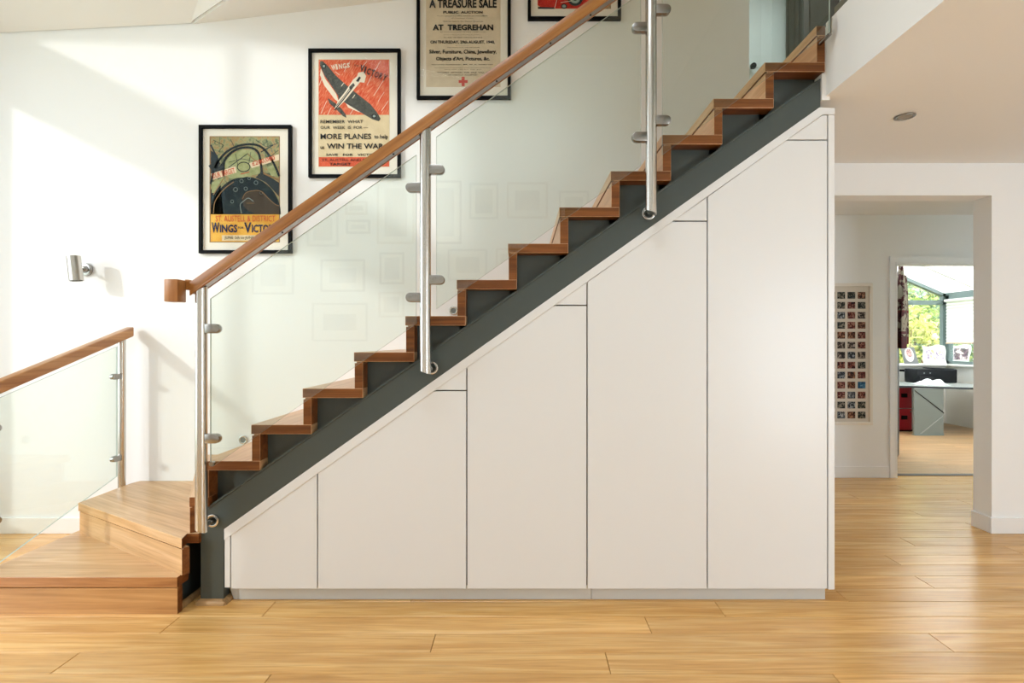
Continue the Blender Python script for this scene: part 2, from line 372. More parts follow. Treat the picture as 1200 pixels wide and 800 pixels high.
riser_line((-1.697, 2.588), (-2.70, 3.168), .185, .32, W2)
riser_line((-1.704, 2.660), (-2.258, TY1-.03), .37, .505, RISE)
build('side_board', MB().box(-2.73, -2.69, 2.62, 3.22, 0, .134), RISE, st)
build('side_board', MB().box(-2.70, -2.66, 3.22, TY1, 0, .319), RISE, st)
build('side_board', MB().box(-1.80, -1.77, 2.70, TY1, 0, .31), GREY, st)  # grey plate added so the void under the winders reads dark
build('void_shade_panel', MB().box(-1.77, -1.50, 2.98, 3.0, 0, .50), DARK, st)  # black sheet painted as the shade deep under the steps
# triangular infill plates behind the step ends
for i in range(4, 17):
    z = RI*i-.048; xa, xb = X(i)+.046, (X(i+1)+.046 if i < 16 else 1.535)
    zb = z-.05-(xb-xa)*.70; zt = z
    build('infill_plate', MB().prism([(xa-.04, 2.738, zt), (xb-.002, 2.738, zt), (xb-.002, 2.738, zt-.04), (xa-.04, 2.738, zb-.05)], (0, .02, 0)), GREY, st)
# sloping steel beam with its foot
def pp(px, py, Y): return at(px, py, Y)
BYf = 2.678
be = [pp(235, 601, BYf), pp(243, 594.5, BYf), pp(505, 412, BYf), pp(961.5, 92.5, BYf), pp(961.5, 133, BYf), pp(580, 399, BYf), pp(262, 623, BYf), (pp(262, 690, BYf)[0], BYf, .0), (pp(235, 690, BYf)[0], BYf, 0)]
build('steel_beam', MB().prism(be, (0, .055, 0)), GREY, st, .002)
fl_ = [pp(243, 593.6, BYf-.006), pp(961.5, 91.3, BYf-.006), pp(961.5, 93.6, BYf-.006), pp(243, 596.2, BYf-.006)]
build('beam_flange', MB().prism(fl_, (0, .03, 0)), GREY, st)
# oak quadrant round the foot of the beam and under the step end
x0, x1 = be[8][0], be[7][0]
q = MB(); h = .028
def quad_strip(mbx, a, c, n, h=.028, w=.02):
    a = Vector(a); c = Vector(c); n = Vector(n)
    prof = [(0, 0), (w, 0), (w*.92, h*.38), (w*.7, h*.7), (w*.38, h*.92), (0, h)]
    P = [a+n*u+Vector((0, 0, v)) for u, v in prof]; mbx.prism(P, c-a)
quad_strip(q, (x0-.01, BYf, 0), (x1+.012, BYf, 0), (0, -1, 0))
quad_strip(q, (x1, BYf-.015, 0), (x1+.0, BYf+.07, 0), (1, 0, 0))
quad_strip(q, (x0, BYf-.015, 0), (x0, BYf+.07, 0), (-1, 0, 0))
quad_strip(q, (-1.735, 2.625, 0), (-1.735, 2.95, 0), (1, 0, 0))
build('quadrant_bead', q, wood('quadrant_oak', (140, 108, 68), (166, 132, 88), (184, 150, 104)), st)

# ------------------------------------------------------------------ balustrades
BY = 2.574; sB = FPX/BY
def bX(px): return (px-CX)/sB
def bZ(py): return EYE+(CY-py)/sB
def rail_top(x): return 2.789+.706*x
def capsule(mb, base, end, z, hh, plane, c, t, sgn):
    """flat clamp with one rounded end, in the xz or yz plane, centred on depth c"""
    pts = [(base, z-hh), (base, z+hh)]; r = hh; ce = end-sgn*r
    for k_ in range(9):
        a_ = PI/2-PI*k_/8; pts.append((ce+sgn*r*math.cos(a_), z+r*math.sin(a_)))
    if plane == 'x': mb.prism([(u, c-t, v) for u, v in pts], (0, 2*t, 0))
    else: mb.prism([(c-t, u, v) for u, v in pts], (2*t, 0, 0))
bal = thing('balustrade', 'long staircase balustrade of clear glass, steel posts and oak handrail', 'balustrade', (bX(236), BY, .41))
# handrail
xa, xb = -1.628, 1.56; V = .0655
hr = MB().prism([(xa, 2.545, rail_top(xa)), (xb, 2.545, rail_top(xb)), (xb, 2.545, rail_top(xb)-V), (xa, 2.545, rail_top(xa)-V+.009)], (0, .064, 0))
for y_ in (2.545, 2.597): hr.prism([(xa, y_, rail_top(xa)-V+.012), (xb, y_, rail_top(xb)-V+.012), (xb, y_, rail_top(xb)-V), (xa, y_, rail_top(xa)-V)], (0, .012, 0))
hro = build('handrail', hr, RAIL, bal, .003, True, seg=2)
ms = MB().prism([(xa+.03, 2.5575, rail_top(xa+.03)-V+.002), (xb, 2.5575, rail_top(xb)-V+.002), (xb, 2.5575, rail_top(xb)-V+.0088), (xa+.03, 2.5575, rail_top(xa+.03)-V+.0088)], (0, .039, 0))
mso = build('metal_strip', ms, STEELD, bal)
for px in (270, 331, 398, 461, 582, 645, 692):
    x = bX(px); zz = rail_top(x)-V+.001
    build('screw', MB().cyl((x, 2.574, zz-.0015), (x, 2.574, zz+.004), .0045, 10), DARK, mso)
# level oak end block turned towards the room
eb = MB().box(-1.722, -1.655, 2.50, 2.565, 1.542, 1.650)
ebo = build('rail_end_block', eb, wood('oak_end_block', (140, 88, 42), (166, 110, 58), (184, 130, 74), rot=(0, PI/2, 0), rough=.35), bal, .004, True)
nk = MB().prism([(-1.66, 2.56, 1.655), (-1.645, 2.56, 1.655), (-1.612, 2.56, 1.646), (-1.60, 2.56, 1.655), (-1.60, 2.56, 1.605), (-1.615, 2.56, 1.600), (-1.66, 2.56, 1.604)], (0, .036, 0))
build('rail_end_neck', nk, RAIL, bal, .003)
glz = []
posts = [(236, .409), (498.5, 1.19), (763, 1.979)]
clamps = [[(385, 1), (513.5, 1)], [(220, -1), (348.5, -1), (199, 1), (328, 1)], [(33, -1), (161, -1), (12, 1), (141.5, 1)]]
flg = [(249, 610), (506, 431), (760, 250)]
for (px, zb), cl, (fx, fy) in zip(posts, clamps, flg):
    x = bX(px); r = .0272; zt = rail_top(x)-V-.002; n = 32
    vs = []; fs = []
    for kx in range(n):
        a_ = 2*PI*kx/n; vs.append((x+r*math.cos(a_), BY+r*math.sin(a_), zb+.008+.010*(-math.cos(a_))))
    for kx in range(n):
        a_ = 2*PI*kx/n; vs.append((x+r*math.cos(a_), BY+r*math.sin(a_), zt+.7*r*math.cos(a_)))
    fs = [tuple(range(n-1, -1, -1)), tuple(range(n, 2*n))]+[(i, (i+1) % n, (i+1) % n+n, i+n) for i in range(n)]
    po = build('post', MB().add(vs, fs), STEEL, bal, smooth=True)
    fX, _, fZ = at(fx, fy, BYf-.008)
    build('fixing_ring', MB().tube((fX, BYf-.012, fZ), (fX, BYf+.001, fZ), .033, .022), STEEL, po, .0015, True)
    build('fixing_bolt', MB().cyl((fX, BY, fZ), (fX, BYf-.002, fZ), .012, 16), STEELD, po, 0, True)
    for py, sg in cl:
        m = MB(); capsule(m, x+sg*.02, x+sg*.096, bZ(py), .0232, 'x', BY, .0155, sg)
        build('glass_clamp', m, STEELD, po, .003, True)
def pane(corners, t, par, name='glass_panel', ax=1, mats=(GLASS, GEDGE)):
    v = Vector((0, t, 0)) if ax == 1 else Vector((t, 0, 0))
    P = [Vector(c)-v/2 for c in corners]
    return build(name, MB().prism(P, v, 0, 1), list(mats), par)
def bp_(px, py): return (bX(px), BY, bZ(py))
pane([bp_(247, 350), bp_(488, 181.6), bp_(488, 379), bp_(250, 546), bp_(247, 546)], .010, bal)
pane([bp_(511.5, 160.5), bp_(751, -8), bp_(751, 194), bp_(511.5, 361.6)], .010, bal)
pane([bp_(776, -20), bp_(972, -160), bp_(972, 38.3), bp_(776, 181.5)], .010, bal)
build('point_fixing', MB().cyl((bX(249), BY-.012, bZ(543)), (bX(249), BY+.012, bZ(543)), .011, 16), STEELD, bal, 0, True)
cm = MB().box(bX(970), bX(973.5), BY-.009, 2.665, bZ(42), bZ(39.5)).box(bX(972.3), bX(973.8), BY-.012, BY+.012, bZ(39), bZ(22))
build('end_bracket', cm, STEELD, bal, .001)

lb = thing('balustrade', 'short low balustrade at lower left, glass pane under a sloping pale oak rail', 'balustrade', (-2.735, 2.64, 0))
lrt = lambda y: 1.166+.333*(y-2.77)
ya, yb = 2.35, 3.628
build('handrail', MB().prism([(-2.758, ya, lrt(ya)), (-2.758, yb, lrt(yb)), (-2.758, yb, lrt(yb)-.066), (-2.758, ya, lrt(ya)-.066)], (.054, 0, 0)), RAILY, lb, .008, True, seg=3)
for y, z0 in ((3.55, .0), (2.63, .0)):
    po = build('post', MB().cyl((-2.731 if y > 3 else -2.765, y, z0), (-2.731 if y > 3 else -2.765, y, lrt(y)-.055), .0225 if y > 3 else .0225, 28), STEEL, lb, 0, True)
    for f_ in (.3, .78):
        m = MB()
        if y > 3: capsule(m, y-.015, y-.09, (.563, 1.114)[f_ > .5], .019, 'y', -2.731, .014, -1)
        else: capsule(m, y+.015, y+.095, (.42, .90)[f_ > .5], .019, 'y', -2.735, .014, 1)
        build('glass_clamp', m, STEELD, po, .003, True)
pane([(-2.731, 2.70, 1.049), (-2.731, 3.506, 1.317), (-2.731, 3.506, .442), (-2.731, 2.70, .190)], .010, lb, ax=0)

ld = thing('balustrade', 'grey channel and glass edge guard along the upper landing, top right', 'balustrade', (FX, 1, LZ+.02))
build('channel', MB().box(FX-.012, FX+.03, YB, 2.61, LZ+.02, LZ+.065), paint('grey_channel', (112, 112, 98), .35, metal=.3), ld, .002)
pane([(FX+.008, YB, LZ+.06), (FX+.008, 2.59, LZ+.06), (FX+.008, 2.59, LZ+1.05), (FX+.008, YB, LZ+1.05)], .012, ld, ax=0)

# ------------------------------------------------------------------ cupboards under the stairs
CYf = 2.680; sC = FPX/CYf
cX = lambda px: (px-CX)/sC
cZ = lambda py: EYE+(CY-py)/sC
cup = thing('fitted_cupboard', 'white fitted cupboards with flush handleless doors filling the space under the stairs', 'cupboard', (cX(620), CYf, 0))
dl = lambda px: 817-.708*px           # top line of the doors
tl = lambda px: 805.6-.708*px         # top line of the sloping trim
ZB = cZ(689.5)
def cpoly(pts, t=.019, y=CYf): return MB().prism([(cX(a), y, cZ(c)) for a, c in pts], (0, t, 0))
g = .75
edges = [270.2, 372, 547, 688, 829, 970]
fill = {1: 457.5, 2: 357.7, 3: 259, 4: 164}
for i in range(5):
    a, c = edges[i]+g, edges[i+1]-g; bot = 689.5-.0
    if i == 0:
        build('door', cpoly([(a, bot), (c, bot), (c, dl(c)+.8), (a, dl(a)+.8)]), LACQ, cup, .0012)
        continue
    fy = fill[i]; xi = (817-(fy+g))/.708
    if xi < a: pts = [(a, bot), (c, bot), (c, fy+g), (a, fy+g)]
    else: pts = [(a, bot), (c, bot), (c, fy+g), (xi, fy+g), (a, dl(a)+.8)]
    build('door', cpoly(pts), LACQ, cup, .0012)
    xi = (817-(fy-g))/.708
    if i < 4: pts = [(xi, fy-g), (c, fy-g), (c, dl(c)+.8)]
    else: pts = [(xi, fy-g), (c, fy-g), (c, 135.2), (964, 135.2)]
    build('infill_panel', cpoly(pts), LACQ, cup, .0008)
build('sloping_trim', cpoly([(263, 619.5), (263, 632.5), (964, 134.2), (978, 134.2), (978, 127), (960, 126)], .022, CYf-.004), LACQ, cup, .0015)
build('side_trim', cpoly([(263.5, 631), (269.6, 627.5), (269.6, 688), (263.5, 688)], .03, CYf-.002), LACQ, cup, .001)
build('end_panel', MB().box(cX(970.8), cX(978), CYf-.001, WY-.004, cZ(690.5), cZ(134.6)), LACQ, cup, .0012)
build('carcass', MB().prism([(cX(266), CYf+.024, cZ(688)), (cX(970), CYf+.024, cZ(688)), (cX(970), CYf+.024, cZ(133)), (cX(266), CYf+.024, cZ(630))], (0, .6, 0)), CARC, cup)
PYf = 2.727; pX = lambda px: (px-CX)*PYf/FPX
b = MB().prism([(pX(269.5), PYf, ZB), (pX(269.5), PYf, ZB-.02), (pX(274), PYf, 0), (pX(692.7), PYf, 0), (pX(692.7), PYf, ZB)], (0, .018, 0))
build('plinth', b, PLIN, cup, .001)
build('plinth', MB().box(pX(693.3), pX(967), PYf, PYf+.018, 0, ZB), PLIN, cup, .001)
build('plinth', MB().box(pX(967)-.018, pX(967), PYf+.018, WY-.03, 0, ZB), PLIN, cup, .001)

# ------------------------------------------------------------------ framed posters
def text_mesh(s, bold=.0, shear=0):
    cu = bpy.data.curves.new('t', 'FONT'); cu.body = s; cu.size = 1; cu.offset = bold; cu.resolution_u = 2; cu.shear = shear
    o = bpy.data.objects.new('t', cu); COL.objects.link(o)
    dg = bpy.context.evaluated_depsgraph_get(); me = bpy.data.meshes.new_from_object(o.evaluated_get(dg))
    vs = [tuple(v.co[:2]) for v in me.vertices]; fs = [tuple(p.vertices) for p in me.polygons]
    bpy.data.objects.remove(o); bpy.data.curves.remove(cu); bpy.data.meshes.remove(me)
    return vs, fs
def put_text(mb, s, x0, yt, x1, yb, Y, mi=0, bold=.01, rot=0, shear=0, arc=0):
    """lettering fitted into a rectangle given in photo pixels on the plane Y"""
    vs, fs = text_mesh(s, bold, shear)
    if not vs: return
    xs = [v[0] for v in vs]; ys = [v[1] for v in vs]; a, c, d, e = min(xs), max(xs), min(ys), max(ys)
    cx, cy = (x0+x1)/2, (yt+yb)/2; out = []
    for x, y in vs:
        u = x0+(x-a)/(c-a)*(x1-x0); w = yb-(y-d)/(e-d)*(yb-yt)
        w += arc*((u-cx)/((x1-x0)/2))**2
        u, w = cx+(u-cx)*math.cos(rot)+(w-cy)*math.sin(rot), cy-(u-cx)*math.sin(rot)+(w-cy)*math.cos(rot)
        out.append(at(u, w, Y))
    q = MB(); q.add(out, fs, mi); LINES.append(q)
LINES = []
def flush(t, mats):
    for q in LINES: build('lettering', q, mats, t)
    LINES.clear()
def poly(mb, pts, Y, mi=0): mb.add([at(a, c, Y) for a, c in pts], [tuple(range(len(pts)))], mi)
def stroke(mb, pts, w, Y, mi=0, w2=None):
    if len(pts) > 3:
        P = [pts[0]]+list(pts)+[pts[-1]]; out = []
        for i in range(1, len(P)-2):
            for u in (0, .25, .5, .75):
                out.append(tuple(.5*((2*P[i][k])+(-P[i-1][k]+P[i+1][k])*u+(2*P[i-1][k]-5*P[i][k]+4*P[i+1][k]-P[i+2][k])*u*u+(-P[i-1][k]+3*P[i][k]-3*P[i+1][k]+P[i+2][k])*u**3) for k in (0, 1)))
        pts = out+[pts[-1]]
    n = len(pts)
    for i in range(n-1):
        (a, c), (d, e) = pts[i], pts[i+1]; L = math.hypot(d-a, e-c) or 1
        ww = w if w2 is None else w+(w2-w)*i/max(1, n-2)
        nx, ny = -(e-c)/L*ww/2, (d-a)/L*ww/2; ex, ey = (d-a)/L*ww*.2, (e-c)/L*ww*.2
        poly(mb, [(a+nx-ex, c+ny-ey), (a-nx-ex, c-ny-ey), (d-nx+ex, e-ny+ey), (d+nx+ex, e+ny+ey)], Y, mi)
def ell(cx, cy, rx, ry, n=18, a0=0, a1=2*PI, rot=0):
    o = []
    for i in range(n):
        t = a0+(a1-a0)*i/(n if abs(a1-a0-2*PI) < 1e-6 else n-1); x, y = rx*math.cos(t), ry*math.sin(t)
        o.append((cx+x*math.cos(rot)-y*math.sin(rot), cy+x*math.sin(rot)+y*math.cos(rot)))
    return o
YF = WY-.028     # front of the frames
YP = WY-.012     # print plane
kp = YP/YF
def frame(label, x0, y0, x1, y1, fw, pr):
    """x0.. are photo pixels of the outer frame edge"""
    c = at((x0+x1)/2, y1, WY)
    t = thing('framed_poster', label, 'poster', c, 'framed wartime posters on the stair wall')
    X0, _, Z1 = at(x0, y0, YF); X1, _, Z0 = at(x1, y1, YF); w = fw*YF/FPX
    b = MB().box(X0, X1, YF, WY-.002, Z0, Z0+w).box(X0, X1, YF, WY-.002, Z1-w, Z1).box(X0, X0+w, YF, WY-.002, Z0+w, Z1-w).box(X1-w, X1, YF, WY-.002, Z0+w, Z1-w)
    build('frame', b, BLACKF, t, .0015)
    build('mount', MB().box(X0+w*.8, X1-w*.8, YP+.002, YP+.006, Z0+w*.8, Z1-w*.8), MAT, t)
    build('glazing', MB().box(X0+w, X1-w, YP-.008, YP-.006, Z0+w, Z1-w), PICG, t)
    return t
Yp1 = YP+.0012; Ya = YP+.0004; Yb2 = YP-.0006; Yc = YP-.0014; Yd = YP-.0022
INK = paint('black_ink', (34, 36, 38), .8); NAVY = paint('navy_ink', (28, 40, 74), .8); REDI = paint('red_ink', (206, 84, 52), .8)
CREAM = mottled('aged_cream_paper', [(214, 196, 158), (226, 210, 174)], 14); YEL = mottled('yellow_poster_ground', [(222, 160, 62), (232, 186, 84)], 12)
ORED = mottled('orange_red_streaked_sky', [(206, 76, 48), (216, 92, 62), (228, 132, 96), (238, 204, 168)], 26, stretch=(9, 1, 1), rot=(0, math.radians(33), 0), dist=.3, lo=.34, hi=.74, detail=3)
FIELDS = mottled('olive_field_landscape', [(66, 84, 76), (116, 126, 96), (160, 160, 118), (176, 142, 96), (112, 130, 116)], 26, dist=1.0, detail=7)
COCK = mottled('dark_blue_green_cockpit', [(24, 34, 40), (34, 50, 56), (60, 72, 68)], 26, dist=1, lo=.35, hi=.75)
STRUT = paint('dark_slate_ink', (40, 52, 58), .8); PALEG = mottled('pale_green_glass', [(150, 160, 110), (178, 184, 140)], 30)
TAN = paint('tan_ink', (150, 118, 78), .8); BONE = paint('pale_banner_ink', (232, 214, 184), .8); WING = mottled('grey_aeroplane_ink', [(62, 66, 64), (96, 98, 92)], 50)
WHT = paint('white_ink', (236, 226, 206), .8); SKYB = paint('pale_blue_ink', (150, 168, 164), .8); REDC = paint('red_cross_ink', (200, 86, 76), .8)
# 1: cockpit poster
t = frame('framed cockpit poster with yellow foot, lowest and leftmost on the stair wall', 232.5, 146, 341, 296.5, 3.7, None)
b = MB(); poly(b, [(245.5, 159.5), (328, 159.5), (328, 284), (245.5, 284)], Yp1, 0)                                # thin tan edge
poly(b, [(247, 160.5), (327, 160.5), (327, 251), (247, 251)], Ya, 1)
poly(b, [(247, 251), (327, 251), (327, 283), (247, 283)], Ya, 2)
poly(b, ell(288, 251, 41, 44, 22, PI, 2*PI), Yb2, 3)
poly(b, [(247, 222), (258, 212), (262, 251), (247, 251)], Yb2, 3)
poly(b, [(263, 204), (264, 189), (272, 180), (284, 175), (297, 176), (303, 183), (305, 203), (285, 208), (270, 209)], Yb2-.0003, 6)
poly(b, [(247, 176), (255, 182), (257, 194), (250, 208), (247, 210)], Yb2, 4); poly(b, [(253, 200), (262, 188), (262, 212), (256, 214)], Yb2, 4)
poly(b, [(306, 200), (314, 206), (327, 214), (327, 230), (312, 214), (300, 208)], Yb2, 4); poly(b, [(312, 196), (320, 193), (327, 207), (318, 206)], Yb2-.0003, 6)
for a_, c_ in (((268, 190), (284, 186)), ((284, 186), (302, 190)), ((276, 180), (280, 200)), ((294, 178), (291, 196)), ((266, 200), (276, 194)), ((250, 164), (262, 170)), ((262, 170), (256, 178)), ((300, 164), (312, 172)), ((312, 172), (325, 168)), ((316, 184), (326, 176)), ((270, 163), (274, 171))): stroke(b, [a_, c_], .6, Yb2-.0005, 4)
stroke(b, [(247, 215), (252, 196), (262, 181), (276, 172), (291, 169), (304, 171), (314, 180), (322, 194), (327, 206)], 2.6, Yc, 4)
stroke(b, [(262, 206), (263, 188), (272, 178), (284, 173), (297, 174), (304, 182), (307, 204)], 2.6, Yc, 4)
stroke(b, [(255, 186), (247, 170)], 2, Yc, 4); stroke(b, [(247, 196), (256, 190)], 6, Yc, 4); stroke(b, [(306, 178), (320, 170)], 1.2, Yc, 4)
stroke(b, [(268, 196), (290, 180)], .9, Yc, 4); stroke(b, [(290, 180), (299, 188)], .9, Yc, 5)
poly(b, ell(285.5, 195.5, 7, 5.2), Yc, 6); stroke(b, ell(285.5, 195.5, 7.3, 5.5)+[ell(285.5, 195.5, 7.3, 5.5)[0]], 1, Yd, 4)
poly(b, [(248, 214), (262, 207), (263, 211), (251, 226), (248, 226)], Yc, 6); stroke(b, [(262, 209), (250, 228)], 1.2, Yd, 5)
stroke(b, [(282, 204), (292, 201.5)], .9, Yd, 9); stroke(b, [(309, 203), (327, 211)], 2, Yc, 5); stroke(b, [(250, 250), (252, 236), (262, 222), (274, 213)], .9, Yc, 5)
for cx_, cy_, r_ in ((283, 212, 2), (292, 209, 1.6), (300, 214, 2.2), (276, 222, 2.4), (288, 221, 2), (306, 226, 1.6), (272, 236, 1.8)): stroke(b, ell(cx_, cy_, r_, r_, 8)+[(cx_+r_, cy_)], .5, Yc, 10)
# glove on the stick
poly(b, [(284, 233), (288, 226), (296, 223.5), (306, 224), (314, 232), (322, 239), (327, 241), (327, 251), (300, 251), (290, 246), (285, 241)], Yc, 11)
stroke(b, [(284, 233), (288, 226), (296, 223.5), (306, 224), (314, 232), (322, 239), (327, 241)], .8, Yd, 5)
stroke(b, [(283, 250), (281.5, 240), (285, 236), (291, 232), (297, 236)], .8, Yd, 10); stroke(b, [(289, 238), (298, 238)], .6, Yd, 5)
# banners
poly(b, [(247, 203.5), (276, 194.5), (277.5, 202), (248, 211)], Yc, 7); poly(b, [(292, 191), (327, 180.5), (327, 187.5), (295, 197)], Yc, 7)
poly(b, [(260, 275.5), (310, 275.5), (310, 282), (260, 282)], Yb2, 8)
build('print', b, [TAN, FIELDS, YEL, COCK, STRUT, TAN, PALEG, BONE, CREAM, REDI, SKYB, paint('dark_brown_glove_ink', (66, 56, 44), .8)], t)
b = MB(); Y5 = Yd-.0006
put_text(b, 'OUR TARGET', 248.5, 199.8, 275.5, 206, Y5, 0, .012, rot=math.radians(15)); put_text(b, '£200,000', 295, 185.5, 322.5, 191.5, Y5, 0, .012, rot=math.radians(16))
put_text(b, 'ST. AUSTELL & DISTRICT', 252.5, 252.5, 322.5, 259.5, Y5, 0, .0)
put_text(b, 'W', 247.8, 260.5, 257, 272.5, Y5, 1, .03); put_text(b, 'INGS', 257.6, 263, 278, 272.3, Y5, 1, .03); put_text(b, 'FOR', 279, 265.5, 285.5, 268, Y5, 1, .02)
put_text(b, 'V', 286, 260.5, 294.5, 272.5, Y5, 1, .03); put_text(b, 'ICTORY', 295, 263, 325.5, 272.3, Y5, 1, .03)
put_text(b, 'JUNE 5th to JUNE 12th', 263, 276.8, 307, 280.8, Y5, 2, .0)
flush(t, [REDI, NAVY, INK])
# 2: aeroplane poster
t = frame('framed orange poster of a diving aeroplane, second from the left', 361, 56.5, 469, 207.5, 3.6, None)
b = MB(); poly(b, [(373, 69.5), (456.5, 69.5), (456.5, 195.5), (373, 195.5)], Yp1, 0)
poly(b, [(373.5, 70), (456, 70), (456, 134.5), (373.5, 134.5)], Ya, 1); poly(b, [(373.5, 184), (456, 184), (456, 195), (373.5, 195)], Ya, 2)
poly(b, [(376, 80), (381, 92), (394, 110), (397, 120), (392, 116), (380, 100), (375, 88)], Yb2, 3)
poly(b, [(404, 118), (424, 128), (436, 135), (420, 131), (408, 126)], Yb2, 3)
poly(b, [(418, 90), (420, 85), (426, 84), (429, 89), (427, 97), (421, 96)], Yb2, 3)
poly(b, [(375, 72), (378, 71.5), (384, 77), (394, 89), (404, 98), (411, 104), (408, 112), (400, 122), (397, 119), (396, 112), (390, 103), (380, 88), (375, 77)], Yc, 4)   # upper wing
poly(b, [(411, 104), (420, 111), (434, 122), (442, 132), (446, 139), (444, 142), (437, 140), (425, 133), (412, 125), (402, 119)], Yc, 4)                             # lower wing
poly(b, [(384, 115), (386, 116), (393, 121), (400, 127), (405, 134), (406, 138), (402, 136), (394, 128), (386, 121)], Yc, 4)                                       # tailplane
poly(b, [(391, 130), (396, 118), (404, 108), (414, 93), (420, 88), (423, 90), (422, 96), (414, 106), (406, 116), (397, 125)], Yd, 3)                               # fuselage
stroke(b, [(392, 129), (402, 117), (412, 104)], 1.3, Yd-.0005, 5); stroke(b, [(394, 124), (404, 112), (411, 102)], .7, Yd-.0005, 5)
poly(b, [(409, 102), (414, 97), (416, 100), (411, 106)], Yd-.0005, 4); poly(b, [(417, 95), (421, 89.5), (423, 91), (420, 96)], Yd-.0005, 5)
poly(b, ell(379.5, 77.5, 2.5, 3, 14), Yd, 5); poly(b, ell(379.5, 77.5, 1.3, 1.6, 12), Yd-.0004, 6); poly(b, ell(438.5, 136, 3.2, 2.6, 14), Yd, 5); poly(b, ell(438.5, 136, 1.8, 1.4, 12), Yd-.0004, 6)
for a_ in ((400, 101, 403, 97), (413, 115, 416, 111)): stroke(b, [a_[:2], a_[2:]], .8, Yd-.0005, 3)
for (a_, c_) in (((378, 90), (374, 100)), ((383, 118), (376, 133)), ((388, 126), (384, 134)), ((440, 80), (430, 100)), ((452, 90), (438, 112)), ((450, 108), (443, 119)), ((430, 72), (424, 79)), ((410, 72), (403, 84)), ((446, 71), (440, 82)), ((398, 88), (393, 84)), ((414, 128), (410, 134)), ((455, 118), (447, 130))):
    stroke(b, [a_, c_], .55, Yb2, 3)
build('print', b, [CREAM, ORED, mottled('orange_red_foot', [(206, 84, 56), (220, 104, 74)], 20), WHT, WING, INK, SKYB], t)
b = MB()
LW = lambda c, w: (w*.34, w*.66) if c == 'I' else (0, w)
for i, ch in enumerate('WINGS'): put_text(b, ch, 388.5+(0, 5.2, 8.4, 13, 17.8)[i], 75.6-i*.5, 388.5+(5, 7, 12.3, 17, 21.4)[i], 82.2-i*.7, Yd-.0016, 1, .03, rot=math.radians(16-4*i))
put_text(b, 'FOR', 415.2, 75.8, 420.5, 78, Y5, 0, .0, rot=math.radians(-8))
for i, ch in enumerate('VICTORY'): put_text(b, ch, 422+(0, 5.2, 8, 12.8, 17.2, 22.4, 26.6)[i], 76+i*1.9, 422+(4.8, 6.9, 12.2, 16.8, 21.8, 26.3, 31.4)[i], 84+i*1.8, Yd-.0016, 0, .03, rot=math.radians(-12-2*i))
put_text(b, 'REMEMBER  WHAT', 375.5, 140.5, 425.5, 144.3, Y5, 0, .01); put_text(b, 'OUR  WEEK  IS  FOR —', 375.5, 147.5, 431.5, 151, Y5, 0, .01)
put_text(b, 'MORE PLANES', 375.5, 156.5, 435, 163, Y5, 0, .015); put_text(b, 'to help', 438.5, 157.5, 454.5, 163.8, Y5, 0, .02)
put_text(b, 'us', 375.5, 171.5, 380, 174.5, Y5, 0, .02); put_text(b, 'WIN THE WAR', 383, 168, 449.5, 174.2, Y5, 0, .02)
put_text(b, 'SAVE   FOR   VICTORY', 382, 179.8, 446, 182.5, Y5, 0, .02); put_text(b, 'ST. AUSTELL AND DISTRICT', 377.5, 185.8, 449, 188.8, Y5, 0, .0)
put_text(b, 'TARGET    £200,000', 386, 190.6, 444, 194.2, Y5, 0, .02)
flush(t, [INK, WHT])
# 3: auction bill
t = frame('framed cream auction bill with black lettering and a small red cross', 488, -35, 598.5, 115.5, 3.7, None)
b = MB(); poly(b, [(499.3, -23), (586.5, -23), (586.5, 102), (499.3, 102)], Yp1, 0)
poly(b, [(541, 90), (544.5, 90), (544.5, 101), (541, 101)], Ya, 1); poly(b, [(537.5, 93.8), (548, 93.8), (548, 97.2), (537.5, 97.2)], Ya-.0003, 1)
build('print', b, [mottled('aged_bill_paper', [(206, 192, 166), (218, 205, 180)], 12), REDC], t)
b = MB()
for s_, a_, t_, c_, d_, bo in (('A TREASURE SALE', 503, -1, 582, 9.3, .035), ('PUBLIC  AUCTION', 519.5, 12.8, 565.5, 15.8, .03), ('To be opened by MRS. CHARLES WILLIAMS,', 512, 18.2, 572, 19.4, 0), ('of Caerhays Castle,', 529, 20.8, 555, 22, 0),
        ('Will be held in the Manor Grounds', 519, 24.4, 566, 25.8, 0), ('AT  TREGREHAN', 507, 28.6, 578, 35.5, .04), ('By kind permission of MRS. CARLYON', 516, 37, 569, 38, 0), ('in aid of the County Nursing Association', 520, 40.4, 564, 41.3, 0),
        ('IN AID OF RED CROSS FUNDS', 520, 43.4, 565, 44.5, .01), ('ON THURSDAY, 29th AUGUST, 1940,', 504.3, 47.4, 580, 51.6, .03), ('at 2.30 p.m.', 534, 52.8, 550, 53.5, 0), ('The articles to be sold will include', 524, 55, 562, 56, 0),
        ('Silver, Furniture, China, Jewellery,', 503, 58.2, 582, 64, .03), ('Objects d\'Art, Pictures, &c.', 511, 66.4, 574, 72, .03), ('Honorary Auctioneer:  MR. W. A. WHETTER', 506, 75, 578, 76.5, .01),
        ('The committee are grateful to those who have kindly given', 509, 79, 575, 79.9, 0), ('and will call for any gift', 521, 81, 564, 81.9, 0), ('SUITABLE  ARTICLES  FOR  SALE  WILL  BE', 512.5, 84.2, 573, 85.6, .01), ('GRATEFULLY  ACCEPTED.', 525, 87.2, 560, 88.4, .01)):
    put_text(b, s_, a_, t_, c_, d_, Y5, 0, bo)
flush(t, [INK])
